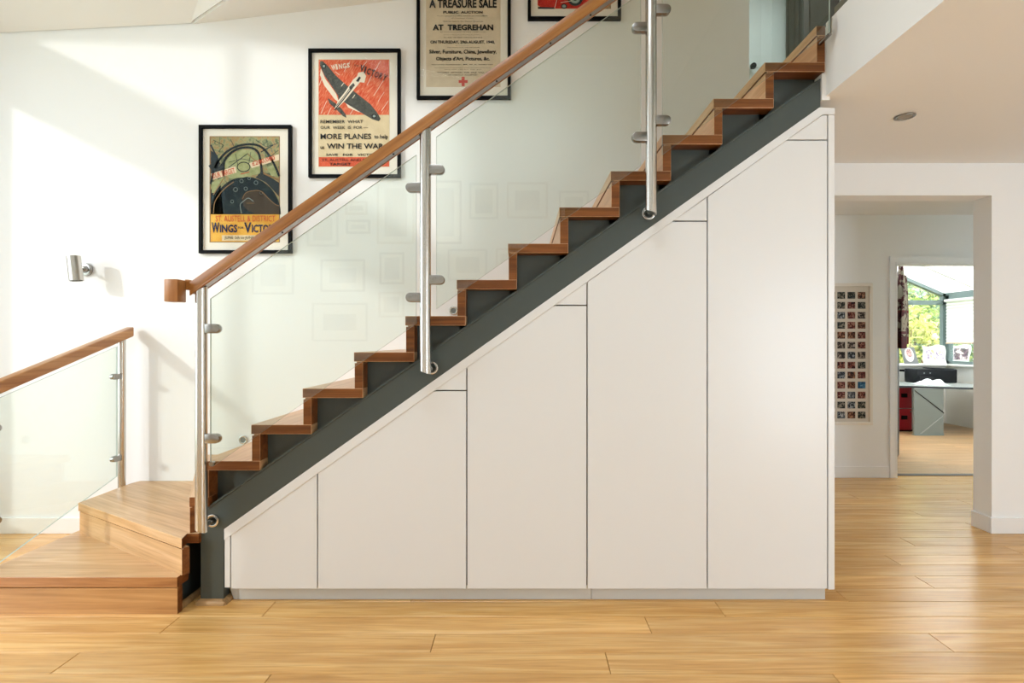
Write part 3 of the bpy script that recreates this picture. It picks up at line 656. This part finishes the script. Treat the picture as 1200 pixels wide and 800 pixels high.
# 4: red machine poster, mostly above the frame
t = frame('framed red poster cut off by the photo top, rightmost on the stair wall', 618.5, -128, 728, 22.5, 3.7, None)
b = MB(); poly(b, [(630, -116), (716, -116), (716, 10.5), (630, 10.5)], Yp1, 0)
poly(b, [(630, -30), (716, -30), (716, 4), (690, 10), (636, 10), (630, 6)], Ya, 1)
poly(b, [(630.5, 8), (650, 8.6), (650, 10.4), (630.5, 10.4)], Yb2, 2); poly(b, [(700, 2), (716, -2), (716, 10.4), (690, 10.4)], Yb2, 3)
poly(b, ell(674, -2, 9, 9), Yb2, 2); poly(b, ell(674, -2, 6, 6), Yc, 4); poly(b, ell(674, -2, 3, 3), Yd, 2); poly(b, ell(661, 7.3, 3.6, 3), Yc, 2); poly(b, ell(661, 7.3, 2.2, 1.8), Yd, 4)
stroke(b, [(650, 9.5), (654, -6)], .6, Yd, 5); stroke(b, [(652, -2), (662, -8)], .6, Yd, 5); stroke(b, [(657, 3), (670, 1)], .6, Yd, 5); stroke(b, [(644, -1), (648, -6)], 1.4, Yd, 5)
build('print', b, [CREAM, mottled('poster_red', [(176, 40, 34), (204, 58, 46)], 24), STRUT, mottled('brown_earth_ink', [(90, 74, 56), (190, 170, 140)], 60), SKYB, WHT], t)

# ------------------------------------------------------------------ wall lamp and step lights
wl = thing('wall_lamp', 'stainless steel cylinder wall lamp on the white wall, left of the posters', 'lamp', at(102, 316, WY))
rx, _, rz = at(102, 316, WY)
build('wall_plate', MB().cyl((rx, WY-.001, rz), (rx, WY-.022, rz), .046, 36, .043), STEELD, wl, .004, True)
build('joint', MB().cyl((rx+.004, WY-.02, rz), (rx, WY-.045, rz), .026, 24, .018), STEELD, wl, .004, True)
a_ = Vector(at(86.2, 300.2, 3.53)); c_ = Vector(at(89.6, 328.8, 3.53)); 
build('arm', MB().cyl((rx, WY-.014, rz), (rx-.008, 3.60, rz), .013, 16).cyl((rx-.008, 3.60, rz), ((a_+c_)/2), .012, 16), STEELD, wl, 0, True)
build('lamp_body', MB().tube(a_, c_, .040, .036, 36).cyl(a_+(c_-a_)*.12, a_+(c_-a_)*.88, .0365, 36), STEEL, wl, 0, True)
for px, py, lab in ((285.5, 515, 'small round steel step light on the wall behind the lower glass panel'), (531.5, 364, 'small round steel step light beside the riser right of the middle post')):
    X_, _, Z_ = at(px, py, WY); o = thing('step_light', lab, 'lamp', (X_, WY, Z_), 'step lights along the stair wall')
    build('bezel', MB().tube((X_, WY-.001, Z_), (X_, WY-.01, Z_), .030, .019, 24), STEEL, o, .001, True)
    build('lens', MB().cyl((X_, WY-.0005, Z_), (X_, WY-.006, Z_), .019, 20), paint('step_lens', (120, 124, 122), .3), o)
dlx, dly = 2.135, 2.905
o = thing('downlight', 'small round brushed downlight recessed in the low ceiling', 'light', (dlx, dly, CZ))
build('bezel', MB().tube((dlx, dly, CZ-.001), (dlx, dly, CZ-.006), .052, .036, 32), STEELD, o, .001, True)
build('bulb', MB().cyl((dlx, dly, CZ-.0005), (dlx, dly, CZ-.004), .036, 24), paint('unlit_bulb', (150, 140, 128), .3), o)

# ------------------------------------------------------------------ landing beyond the stair head
o = thing('landing_door', 'pale panelled door with a round knob on the landing, behind the glass', 'door', (2.5, HY, LZ))
build('leaf', MB().box(2.0, 2.8, HY-.045, HY-.005, LZ, LZ+2.02), paint('pale_door_paint', (206, 214, 208), .5), o, .002)
for z0, z1 in ((LZ+.2, LZ+.85), (LZ+1.08, LZ+1.85)):
    for x0_, x1_ in ((2.1, 2.35), (2.45, 2.7)): build('moulding', MB().box(x0_, x1_, HY-.051, HY-.045, z0, z1), paint('pale_door_moulding', (200, 208, 202), .5), o, .003)
kx, _, kz = at(880.5, 80, HY-.05)
build('knob', MB().cyl((kx, HY-.05, kz), (kx, HY-.09, kz), .012, 12).cyl((kx, HY-.085, kz), (kx, HY-.115, kz), .03, 20, .024), BLACKF, o, .004, True)
WYc = 4.8
TAU = paint('taupe_wardrobe_paint', (66, 63, 54), .6, spec=.2)
o = thing('wardrobe', 'dark taupe panelled wardrobe on the upper landing, beyond the stair head', 'wardrobe', (3.0, WYc, LZ))
wx0 = 2.59
build('body', MB().box(wx0, 4.1, WYc+.02, HY-.06, LZ, LZ+1.98), TAU, o)
for y_ in (4.86, 4.94, 5.06): build('moulding', MB().box(wx0-.012, wx0, y_, y_+.03, LZ, LZ+1.98), TAU, o, .003)
build('side_stile', MB().box(wx0, wx0+.05, WYc-.01, WYc+.03, LZ, LZ+1.98), paint('dark_stile', (66, 64, 56), .45), o, .002)
for kx in range(2):
    x0_ = wx0+.06+kx*.62
    dd = build('door', MB().box(x0_, x0_+.61, WYc, WYc+.02, LZ+.05, LZ+1.96), TAU, o, .002)
    m = MB()
    for (p, q_, r_, s_) in ((x0_, x0_+.07, LZ+.05, LZ+1.96), (x0_+.54, x0_+.61, LZ+.05, LZ+1.96), (x0_+.07, x0_+.54, LZ+.05, LZ+.14), (x0_+.07, x0_+.54, LZ+1.87, LZ+1.96)): m.box(p, q_, WYc-.012, WYc, r_, s_)
    build('door_frame', m, TAU, dd, .003)

# ------------------------------------------------------------------ hall: photo collage
Yc0 = HY-.022
X0, _, Z1 = at(964, 331.5, Yc0); X0 = at(946, 0, Yc0)[0]; X1, _, Z0 = at(1023, 498, Yc0)
o = thing('photo_collage', 'tall white framed grid of small square photographs in the hall', 'picture', ((X0+X1)/2, HY, Z0))
w = .03
fm = paint('white_collage_frame', (232, 226, 216), .45)
build('frame', MB().box(X0, X1, Yc0, HY-.001, Z0, Z0+w).box(X0, X1, Yc0, HY-.001, Z1-w, Z1).box(X0, X0+w, Yc0, HY-.001, Z0+w, Z1-w).box(X1-w, X1, Yc0, HY-.001, Z0+w, Z1-w), fm, o, .003)
build('mount', MB().box(X0+w, X1-w, HY-.010, HY-.002, Z0+w, Z1-w), paint('collage_mount', (214, 206, 194), .8), o)
sets = [[(18, 18, 22), (66, 54, 50), (176, 160, 148)], [(22, 14, 12), (92, 52, 36), (170, 124, 98)], [(16, 18, 24), (58, 64, 74), (176, 178, 180)], [(24, 12, 12), (104, 40, 36), (170, 130, 112)], [(14, 17, 18), (48, 54, 52), (150, 140, 124)]]
pm = [mottled('snapshot_print', c, 38, rough=.4, detail=3, dist=1.2, lo=.36, hi=.64) for c in sets] + [mottled('snapshot_sea_print', [(20, 40, 60), (40, 92, 130), (120, 160, 180)], 30, rough=.4)]
rnd = random.Random(3)
for r in range(13):
    for c in range(5):
        px = 1005.3-11.95*c; py = 342+11.68*r
        xa_, _, za_ = at(px, py, HY-.012); xb_, _, zb_ = at(px+8.9, py+7.9, HY-.012)
        build('photo', MB().box(xa_, xb_, HY-.0125, HY-.0095, zb_, za_), pm[5] if (r == 9 and c == 0) else pm[rnd.randrange(5)], o)

# ------------------------------------------------------------------ conservatory beyond the hall door
KX0, KX1, KY0, KY1 = 2.9, 7.0, HY+.12, 8.6
cf = struct('floor_conservatory', MB().box(KX0, KX1+.1, HY+.10, KY1+.1, -.12, -.016), CARC)
y = HY+.10; r = 0
while y < KY1:
    x = KX0-((r*.77) % 1.6); y2 = min(y+.147, KY1)
    while x < KX1:
        a, c = max(x, KX0), min(x+1.6, KX1)
        if c-a > .05: plank(a, c, y, y2, 0, cf, FLOORX)
        x += 1.6
    y += .147; r += 1
CW = paint('conservatory_white', (232, 232, 226), .6); ALU = paint('grey_green_window_frame', (104, 120, 118), .4)
SZ = .985
struct('wall_conservatory_back', MB().box(KX0, KX1, KY1, KY1+.1, 0, SZ-.03), CW)
struct('wall_conservatory_right', MB().box(KX1, KX1+.1, KY0, KY1+.1, 0, SZ-.03), CW)
struct('wall_conservatory_left', MB().box(KX0-.1, KX0, KY0, KY1+.1, 0, 2.3), CW)
struct('trim_4', MB().box(KX0, KX1, KY1-.14, KY1+.12, SZ-.03, SZ).box(KX1-.1, KX1+.12, KY0, KY1+.1, SZ-.03, SZ), CW, .004)
rz_ = lambda x: 2.13+.43*(7.0-x)
b = MB(); pb = MB(); Yw = KY1
for x in (6.97, 5.9, 4.9, 3.9, 2.98): b.box(x-.035, x+.035, Yw-.02, Yw+.05, SZ, rz_(x))
b.box(KX0, KX1, Yw-.02, Yw+.05, 1.955, 2.03)
b.prism([(KX0, Yw-.02, rz_(KX0)), (KX1, Yw-.02, rz_(KX1)), (KX1, Yw-.02, rz_(KX1)-.06), (KX0, Yw-.02, rz_(KX0)-.06)], (0, .08, 0))
w5 = struct('window_5', b, ALU)
for x0_, x1_ in ((3.01, 3.87), (3.93, 4.87), (4.93, 5.87), (5.93, 6.94)):
    build('pane', MB().box(x0_, x1_, Yw+.01, Yw+.02, SZ, 1.955), CLEAR, w5)
    build('pane', MB().prism([(x0_, Yw+.01, 2.03), (x1_, Yw+.01, 2.03), (x1_, Yw+.01, rz_(x1_)-.06), (x0_, Yw+.01, rz_(x0_)-.06)], (0, .01, 0)), CLEAR, w5)
b = MB()
b.box(KX1-.02, KX1+.05, KY0, KY1, 2.03, 2.15)
for y in (8.55, 7.5, 6.4, 5.35): b.box(KX1-.02, KX1+.05, y-.035, y+.035, SZ, 2.1)
b.box(KX1-.02, KX1+.05, KY0, KY1, SZ, SZ+.05)
w6 = struct('window_6', b, ALU)
for y0_, y1_ in ((7.54, 8.51), (6.44, 7.46), (5.39, 6.36)): build('pane', MB().box(KX1+.01, KX1+.02, y0_, y1_, SZ+.05, 2.03), CLEAR, w6)
# roof of translucent white sheets between bars
k = NT('translucent_roof_sheet'); tr = k.n('ShaderNodeBsdfTranslucent'); tr.inputs[0].default_value = (.95, .95, .93, 1)
mx = k.n('ShaderNodeMixShader'); mx.inputs[0].default_value = .62; k.b.inputs['Base Color'].default_value = (.9, .9, .88, 1); k.b.inputs['Roughness'].default_value = .5
k.l(k.b.outputs[0], mx.inputs[1]); k.l(tr.outputs[0], mx.inputs[2]); k.l(mx.outputs[0], k.t.nodes['Material Output'].inputs[0]); ROOF = k.m
roof = bpy.data.objects.new('ceiling_conservatory', None); COL.objects.link(roof); roof['kind'] = 'structure'; roof.location = (5, 7, 2.6)
n = 5
for i in range(n):
    y0_ = KY0+(KY1+.05-KY0)*i/n; y1_ = KY0+(KY1+.05-KY0)*(i+1)/n
    build('roof_panel', MB().prism([(KX0, y0_+.02, rz_(KX0)+.02), (KX1+.08, y0_+.02, rz_(KX1+.08)+.02), (KX1+.08, y1_-.02, rz_(KX1+.08)+.02), (KX0, y1_-.02, rz_(KX0)+.02)], (0, 0, .02)), ROOF, roof)
for i in range(n+1):
    y0_ = KY0+(KY1+.05-KY0)*i/n
    build('glazing_bar', MB().prism([(KX0, y0_-.025, rz_(KX0)), (KX1+.08, y0_-.025, rz_(KX1+.08)), (KX1+.08, y0_+.025, rz_(KX1+.08)), (KX0, y0_+.025, rz_(KX0))], (0, 0, .05)), CW, roof)
# roller blind on the right-hand window
o = thing('roller_blind', 'white pleated blind pulled halfway down the conservatory side window', 'blind', (6.93, 7.6, 2.05))
yy0, yy1 = 6.9, 8.5; z1_, z0_ = 2.0, 1.33; pts = []
m = MB(); npl = 26
for i in range(npl+1):
    z = z1_+(z0_-z1_)*i/npl; xx = 6.925+(.008 if i % 2 else -.008); m.v += [(xx, yy0, z), (xx, yy1, z)]
for i in range(npl): m.f.append((2*i, 2*i+1, 2*i+3, 2*i+2)); m.m.append(0)
k = NT('blind_fabric'); tr = k.n('ShaderNodeBsdfTranslucent'); tr.inputs[0].default_value = (.9, .88, .84, 1); mx = k.n('ShaderNodeMixShader'); mx.inputs[0].default_value = .4
k.b.inputs['Base Color'].default_value = (.86, .84, .8, 1); k.b.inputs['Roughness'].default_value = .8
k.l(k.b.outputs[0], mx.inputs[1]); k.l(tr.outputs[0], mx.inputs[2]); k.l(mx.outputs[0], k.t.nodes['Material Output'].inputs[0])
build('fabric', m, k.m, o); build('head_rail', MB().box(6.90, 6.955, yy0-.02, yy1+.02, 1.995, 2.035), CW, o, .004)
build('bottom_rail', MB().box(6.912, 6.938, yy0, yy1, 1.315, 1.335), paint('blind_bottom_rail', (206, 178, 150), .5), o, .003)
# desk
DKZ = .70
o = thing('desk', 'grey corner desk with a folded-line grey end panel in the conservatory', 'desk', (6.1, 7.8, 0))
dt = [(5.25, 7.72), (5.62, 7.64), (6.88, 7.12), (6.88, 8.44), (5.25, 8.44)]
build('desktop', MB().prism([(x, y, DKZ-.028) for x, y in dt], (0, 0, .028), 0, 1), [paint('pale_grey_desktop', (150, 154, 150), .35), paint('dark_desk_edge', (34, 38, 40), .5)], o)
GP = paint('grey_green_laminate', (112, 118, 112), .45)
gx0, gx1 = (1071.5-CX)/81.5, (1106-CX)/81.5; gy = 7.485
gz = lambda py: EYE-(py-CY)/81.5
build('end_panel', MB().box(gx0, gx1, gy, gy+.03, .012, DKZ-.03), GP, o, .002)
gp = lambda px: (px-CX)/81.5
m = MB().prism([(gp(1072), gy-.006, gz(457)), (gp(1106), gy-.006, gz(483)), (gp(1106), gy-.006, gz(484.1)), (gp(1072), gy-.006, gz(458))], (0, .006, 0))
build('brace_line', m, BLACKF, o)
m = MB().prism([(gp(1078), gy-.005, gz(508)), (gp(1106), gy-.005, gz(486)), (gp(1106), gy-.005, gz(487)), (gp(1080), gy-.005, gz(508))], (0, .005, 0))
build('brace_line', m, paint('light_grey_line', (146, 150, 142), .4), o)
build('foot_rail', MB().box(gx0, gx1, gy-.01, gy+.05, 0, .014), ALU, o)
build('leg', MB().cyl((6.75, 7.25, 0), (6.75, 7.25, DKZ-.03), .025, 16), ALU, o, 0, True)
# red filing cabinet
o = thing('filing_cabinet', 'dark red two-drawer filing cabinet under the conservatory desk', 'cabinet', (5.66, 7.98, 0))
RED = paint('dark_red_enamel', (142, 22, 34), .35); FCY = 7.80; fs = FPX/FCY
build('body', MB().box(5.45, 5.885, FCY+.012, 8.3, .03, .655), paint('grey_cabinet_shell', (150, 150, 144), .4), o, .003)
fX = lambda px: (px-CX)/fs
fZ = lambda py: EYE-(py-CY)/fs
for za, zb in ((fZ(453), fZ(478)), (fZ(479), fZ(503.5))):
    d_ = build('drawer', MB().box(5.46, fX(1068.5), FCY, FCY+.02, zb, za), RED, o, .003)
    m_ = (za+zb)/2+.03
    build('handle', MB().box(fX(1056), fX(1063), FCY-.012, FCY+.001, m_-.03, m_+.03), BLACKF, d_, .004)
build('lock', MB().cyl((fX(1067), FCY-.006, fZ(482)), (fX(1067), FCY+.001, fZ(482)), .012, 12), STEELD, o)
build('base', MB().box(5.46, 5.87, FCY+.03, 8.28, 0, .03), BLACKF, o)
# printer
PY = 8.1; ps = FPX/PY
o = thing('printer', 'low black printer with open lid tray on the conservatory desk', 'printer', (6.45, PY+.15, DKZ))
p_ = lambda px: (px-CX)/ps
q__ = lambda py: EYE-(py-CY)/ps
build('body', MB().box(p_(1075), p_(1122), PY, PY+.28, DKZ+.004, q__(432.5)), PLASTIC, o, .012, True)
build('lid', MB().prism([(p_(1097), PY+.02, q__(431.2)), (p_(1118), PY+.02, q__(432)), (p_(1121), PY+.02, q__(433)), (p_(1097), PY+.02, q__(432.2))], (0, .25, 0)), PLASTIC, o)
build('paper_tray', MB().box(p_(1076), p_(1092), PY-.03, PY, q__(445), q__(441)), DARK, o, .003)
for px in (1083, 1090): build('button', MB().cyl((p_(px), PY-.004, q__(437)), (p_(px), PY+.002, q__(437)), .011, 14), paint('button_grey', (110, 116, 118), .4), o)
# crumpled white cloth on the desk
m = MB(); nx, ny = 18, 12; cx0, cx1, cy0, cy1 = 5.93, 6.32, 7.66, 7.98
for j in range(ny+1):
    for i in range(nx+1):
        u, v = i/nx, j/ny; e = min(1, 4*min(u, 1-u))*min(1, 4*min(v, 1-v))
        m.v.append((cx0+(cx1-cx0)*u+.02*math.sin(9*v), cy0+(cy1-cy0)*v+.02*math.sin(7*u), DKZ+.006+e*(.05+.022*math.sin(11*u+4*v)+.014*math.sin(17*v-5*u))))
for j in range(ny):
    for i in range(nx): a = j*(nx+1)+i; m.f.append((a, a+1, a+nx+2, a+nx+1)); m.m.append(0)
o = build('cloth', m, paint('white_cloth', (236, 240, 240), .85), None, 0, True, origin=(6.12, 7.8, DKZ)); tag(o, 'crumpled white cloth lying in front of the printer', 'cloth')
md = o.modifiers.new('thickness', 'SOLIDIFY'); md.thickness = .005
# three photo frames on the window sill
SY = 8.52; ss = FPX/SY
sx = lambda px: (px-CX)/ss
sz = lambda py: EYE-(py-CY)/ss
def outline_frame(o, pts, name, mat, y0, t): return build(name, MB().prism([(sx(a), y0, sz(c)) for a, c in pts], (0, t, 0)), mat, o, .0015)
def wavy(x0, y0, x1, y1, w=1.0, n=10, sk=0):
    P = []
    for i in range(n): u = i/n; P.append((x0+(x1-x0)*u, y0+w*math.sin(u*2*PI)))
    for i in range(n): u = i/n; P.append((x1+w*math.sin(u*2*PI)+sk*u, y0+(y1-y0)*u))
    for i in range(n): u = i/n; P.append((x1+sk-(x1-x0)*u, y1-w*.4*math.sin(u*2*PI)))
    for i in range(n): u = i/n; P.append((x0+sk-w*math.sin(u*2*PI)-sk*u, y1-(y1-y0)*u))
    return P
base = sz(426.5)-SZ
o = thing('framed_photo', 'silver photo frame with an oval portrait on the window sill', 'photo frame', (sx(1067), SY, SZ))
outline_frame(o, [(1055.5, 407), (1071, 406.5), (1077, 426.3), (1060.5, 426.3)], 'frame', brushed('silver_frame', (150, 150, 148), .35), SY, .015)
outline_frame(o, ell(1065.5, 415.5, 5.2, 8.6, 24, rot=-.3), 'mount', paint('white_oval_mount', (240, 234, 230), .6), SY-.003, .003)
outline_frame(o, ell(1065.3, 413.5, 3.2, 5, 20, rot=-.3), 'photo', mottled('portrait_print', [(120, 70, 76), (214, 170, 166), (240, 226, 224)], 30, rough=.4), SY-.005, .002)
o = thing('framed_photo', 'white wavy-edged frame with pastel writing, middle of three on the sill', 'photo frame', (sx(1095), SY, SZ))
outline_frame(o, wavy(1080.5, 405, 1107, 426.3, .9, sk=3), 'frame', CW, SY, .015)
outline_frame(o, [(1085, 409.5), (1105, 409.5), (1106, 421), (1086, 421)], 'photo', mottled('pastel_collage_print', [(236, 214, 150), (240, 234, 236), (180, 160, 190), (90, 84, 104)], 26, rough=.5, lo=.35, hi=.75), SY-.003, .003)
o = thing('framed_photo', 'white wavy-edged frame with a dark group photograph, rightmost on the sill', 'photo frame', (sx(1125), SY, SZ))
outline_frame(o, wavy(1115, 404.5, 1138, 426.3, .9, sk=-2), 'frame', CW, SY, .015)
outline_frame(o, [(1118, 408), (1135.5, 408), (1133.5, 421.5), (1117, 421.5)], 'photo', mottled('group_photo_print', [(50, 40, 52), (120, 92, 104), (220, 210, 210)], 16, rough=.5, lo=.4, hi=.62), SY-.003, .003)
# open door with a cardigan on it
o = thing('conservatory_door', 'dark-edged door standing open into the conservatory, seen end-on', 'door', (3.76, 5.36, 0))
h0 = Vector((3.775, 5.37, .012)); h1 = Vector((4.462, 6.16, .012)); d_ = (h1-h0).normalized(); n_ = Vector((-d_.y, d_.x, 0))*.04
build('leaf', MB().prism([h0, h1, h1+n_, h0+n_], (0, 0, 2.05)), paint('near_black_door', (30, 32, 32), .5), o, .002)
kp_ = h1-d_*.07+Vector((0, 0, 1.0)); 
build('handle', MB().cyl(kp_-n_*.2, kp_-n_*1.4, .012, 12).cyl(kp_-n_*1.4, kp_-n_*1.4-d_*.1, .010, 12), BLACKF, o, 0, True)
o = thing('cardigan', 'grey and dark red patterned cardigan hanging on the open door', 'clothing', (4.30, 5.98, 1.3))
m = MB(); nz, na = 22, 20
cz0, cz1 = 1.27, 2.235; ctr = h0+d_*.90-Vector((-d_.y, d_.x, 0))*.03
k = NT('patterned_knit'); g_ = k.n('ShaderNodeNewGeometry'); sp = k.n('ShaderNodeSeparateXYZ'); k.l(g_.outputs['Position'], sp.inputs[0])
v_ = k.n('ShaderNodeTexVoronoi', distance='MANHATTAN'); v_.inputs['Scale'].default_value = 13; k.l(g_.outputs['Position'], v_.inputs['Vector'])
st_ = k.n('ShaderNodeMath', operation='GREATER_THAN'); st_.inputs[1].default_value = .86; k.l(v_.outputs['Distance'], st_.inputs[0])
zr = k.n('ShaderNodeValToRGB'); zr.color_ramp.interpolation = 'CONSTANT'; e = zr.color_ramp.elements
e[0].position = 0; e[0].color = lin((74, 16, 22)); e[1].position = .14; e[1].color = lin((122, 114, 98)); 
for p_x, c_x in ((.17, (74, 16, 22)), (.2, (128, 118, 102)), (.42, (96, 30, 32)), (.45, (122, 114, 98))): q_ = e.new(p_x); q_.color = lin(c_x)
mr = k.n('ShaderNodeMapRange'); mr.inputs[1].default_value = cz0; mr.inputs[2].default_value = cz1; k.l(sp.outputs[2], mr.inputs[0]); k.l(mr.outputs[0], zr.inputs[0])
mxx = k.n('ShaderNodeMix', data_type='RGBA'); mxx.inputs[7].default_value = lin((60, 20, 22)); k.l(st_.outputs[0], mxx.inputs[0]); k.l(zr.outputs[0], mxx.inputs[6])
k.l(mxx.outputs[2], k.b.inputs['Base Color']); k.b.inputs['Roughness'].default_value = .95
for j in range(nz+1):
    v = j/nz; z = cz1+(cz0-cz1)*v; w_ = .03+.09*min(1, v*2.6)+.015*v; th = .02+.03*min(1, v*3)
    for i in range(na):
        a = 2*PI*i/na; f_ = 1+.14*math.sin(5*a+3*v)+.06*math.sin(9*a-7*v)
        p = ctr+d_*(w_*math.cos(a)*f_)+n_/.04*(th*math.sin(a)*f_)
        m.v.append((p.x, p.y, z))
for j in range(nz):
    for i in range(na): a = j*na+i; c = j*na+(i+1) % na; m.f.append((a, a+na, c+na, c)); m.m.append(0)
m.f.append(tuple(range(na))); m.m.append(0); m.f.append(tuple((nz)*na+i for i in range(na-1, -1, -1))); m.m.append(0)
build('body', m, k.m, o, 0, True)
m = MB()
for j in range(nz-3):
    pass
sl0 = ctr+d_*.07-n_/.04*.02
rings = 12
for j in range(rings+1):
    v = j/rings; z = 2.12-.80*v; r_ = .028+.008*math.sin(3*v)
    for i in range(12): a = 2*PI*i/12; m.v.append((sl0.x+.02*v+r_*math.cos(a), sl0.y+r_*1.1*math.sin(a), z))
for j in range(rings):
    for i in range(12): a = j*12+i; c = j*12+(i+1) % 12; m.f.append((a, a+12, c+12, c)); m.m.append(0)
m.f.append(tuple(rings*12+i for i in range(11, -1, -1))); m.m.append(0); m.f.append(tuple(range(12))); m.m.append(0)
build('sleeve', m, k.m, o, 0, True)

# ------------------------------------------------------------------ garden
gd = build('garden_ground', MB().box(-30, 30, 8.75, 40, -.3, -.15).box(7.15, 30, -20, 8.75, -.3, -.15).box(-30, -4.45, -20, 8.75, -.3, -.15), mottled('lawn', [(96, 120, 52), (140, 156, 84)], 6)); gd['kind'] = 'structure'
nrng = np.random.RandomState(5)
def leafy(mname, cols):
    k = NT(mname); oi = k.n('ShaderNodeNewGeometry'); n_ = k.n('ShaderNodeTexNoise'); n_.inputs['Scale'].default_value = 9; k.l(oi.outputs['Position'], n_.inputs['Vector'])
    rp = k.n('ShaderNodeValToRGB'); e = rp.color_ramp.elements; e[0].position = .35; e[1].position = .65; e[0].color = lin(cols[0]); e[1].color = lin(cols[1])
    k.l(n_.outputs[0], rp.inputs[0]); k.l(rp.outputs[0], k.b.inputs['Base Color']); k.b.inputs['Roughness'].default_value = .6
    tr = k.n('ShaderNodeBsdfTranslucent'); k.l(rp.outputs[0], tr.inputs[0]); mx = k.n('ShaderNodeMixShader'); mx.inputs[0].default_value = .35
    k.l(k.b.outputs[0], mx.inputs[1]); k.l(tr.outputs[0], mx.inputs[2]); k.l(mx.outputs[0], k.t.nodes['Material Output'].inputs[0]); return k.m
LF = [leafy('bright_leaf', ((120, 150, 66), (196, 206, 124))), leafy('bluish_leaf', ((96, 132, 100), (166, 190, 156))), leafy('yellow_leaf', ((160, 166, 72), (226, 222, 150)))]
BARK = paint('bark', (120, 92, 64), .9)
def shrub(label, cx, cy, rx, ry, h, mat, n=2600, ls=.06):
    o = thing('shrub', label, 'shrub', (cx, cy, -.15), 'shrubs outside the conservatory')
    b = MB()
    for i in range(7):
        a = 2*PI*i/7; b.cyl((cx+.05*math.cos(a), cy+.05*math.sin(a), -.15), (cx+rx*.6*math.cos(a), cy+ry*.6*math.sin(a), h*.75), .03, 6, .008)
    build('stem', b, BARK, o)
    u = nrng.normal(size=(n, 3)); u /= np.linalg.norm(u, axis=1)[:, None]; rr = .55+.45*nrng.rand(n)**.5
    lump = 1+.16*np.sin(5*u[:, 0]+3*u[:, 2])+.12*np.sin(7*u[:, 1]-4*u[:, 2])
    c = np.stack([cx+rx*u[:, 0]*rr*lump, cy+ry*u[:, 1]*rr*lump, h*.52+h*.52*u[:, 2]*rr*lump-.1], 1)
    a = nrng.normal(size=(n, 3)); a /= np.linalg.norm(a, axis=1)[:, None]; bb = np.cross(a, nrng.normal(size=(n, 3))); bb /= np.linalg.norm(bb, axis=1)[:, None]
    s_ = ls*(.6+.8*nrng.rand(n))[:, None]
    V_ = np.stack([c-a*s_, c-bb*s_*.45, c+a*s_, c+bb*s_*.45], 1).reshape(-1, 3)
    off = np.array(o.location)
    me = bpy.data.meshes.new('foliage'); me.from_pydata((V_-off).tolist(), [], np.arange(4*n).reshape(n, 4).tolist()); me.materials.append(mat)
    f = bpy.data.objects.new('foliage', me); COL.objects.link(f); f.parent = o; f['kind'] = 'stuff'
shrub('bright green bush outside, straight behind the oval portrait frame', 7.6, 10.4, .95, .7, 2.1, LF[2])
shrub('yellow-green bush outside, behind the middle photo frame', 8.5, 10.9, .9, .7, 2.3, LF[0])
shrub('bluish-green tall shrub outside, filling the middle of the garden window', 9.3, 12.2, 1.5, 1.0, 4.0, LF[1], 5200, .07)
shrub('tall yellow-green shrub outside at the left side of the garden window', 8.2, 12.4, 1.4, 1.0, 3.9, LF[0], 5200, .07)
shrub('large pale tree-like shrub outside, highest behind the window top', 10.6, 14.5, 2.6, 1.4, 5.6, LF[2], 7000, .09)
shrub('green shrub outside the side window, under the blind', 9.6, 9.9, .9, .9, 2.4, LF[1])

# ------------------------------------------------------------------ gallery on the wall behind, mirrored faintly in the stair glass
GM = [mottled('sepia_print', [(92, 84, 72), (190, 178, 156)], 7), mottled('grey_print', [(70, 76, 80), (176, 180, 178)], 6), mottled('muted_landscape_print', [(84, 98, 88), (188, 176, 142)], 5)]
GF = [paint('pale_wood_frame', (168, 146, 112), .5), BLACKF, paint('grey_picture_frame', (120, 122, 118), .5)]
Yv = 2*BY-YB; sv = FPX/Yv
words = ['tall narrow', 'large upright', 'second large upright', 'small square', 'wide', 'low small upright', 'small wide', 'little square', 'long low', 'big lower left', 'upper left', 'small upper', 'far right wide', 'bottom wide', 'farthest left', 'top row right']
for i, (a, c, d, e) in enumerate([(442, 212, 486, 286), (497, 212, 541, 286), (550, 215, 584, 257), (594, 214, 642, 256), (445, 296, 474, 333), (525, 292, 571, 329), (581, 291, 612, 329), (376, 304, 428, 342), (360, 248, 397, 289), (405, 236, 431, 252), (406, 258, 434, 274), (366, 355, 431, 400), (444, 342, 474, 372), (296, 300, 345, 345), (655, 224, 690, 262), (640, 275, 682, 310)]):
    x0_, x1_, z1_, z0_ = (a-CX)/sv, (d-CX)/sv, EYE+(CY-c)/sv, EYE+(CY-e)/sv
    o = thing('framed_picture', words[i]+' picture on the gallery wall, seen only reflected in the stair glass', 'picture', ((x0_+x1_)/2, YB, z0_), 'gallery pictures facing the stairs')
    w = .025
    build('frame', MB().box(x0_, x1_, YB+.001, YB+.02, z0_, z0_+w).box(x0_, x1_, YB+.001, YB+.02, z1_-w, z1_).box(x0_, x0_+w, YB+.001, YB+.02, z0_+w, z1_-w).box(x1_-w, x1_, YB+.001, YB+.02, z0_+w, z1_-w), GF[i % 3], o)
    build('mount', MB().box(x0_+w, x1_-w, YB+.001, YB+.008, z0_+w, z1_-w), MAT, o)
    q_ = .2*(x1_-x0_); build('print', MB().box(x0_+q_, x1_-q_, YB+.002, YB+.010, z0_+q_, z1_-q_), GM[i % 3], o)
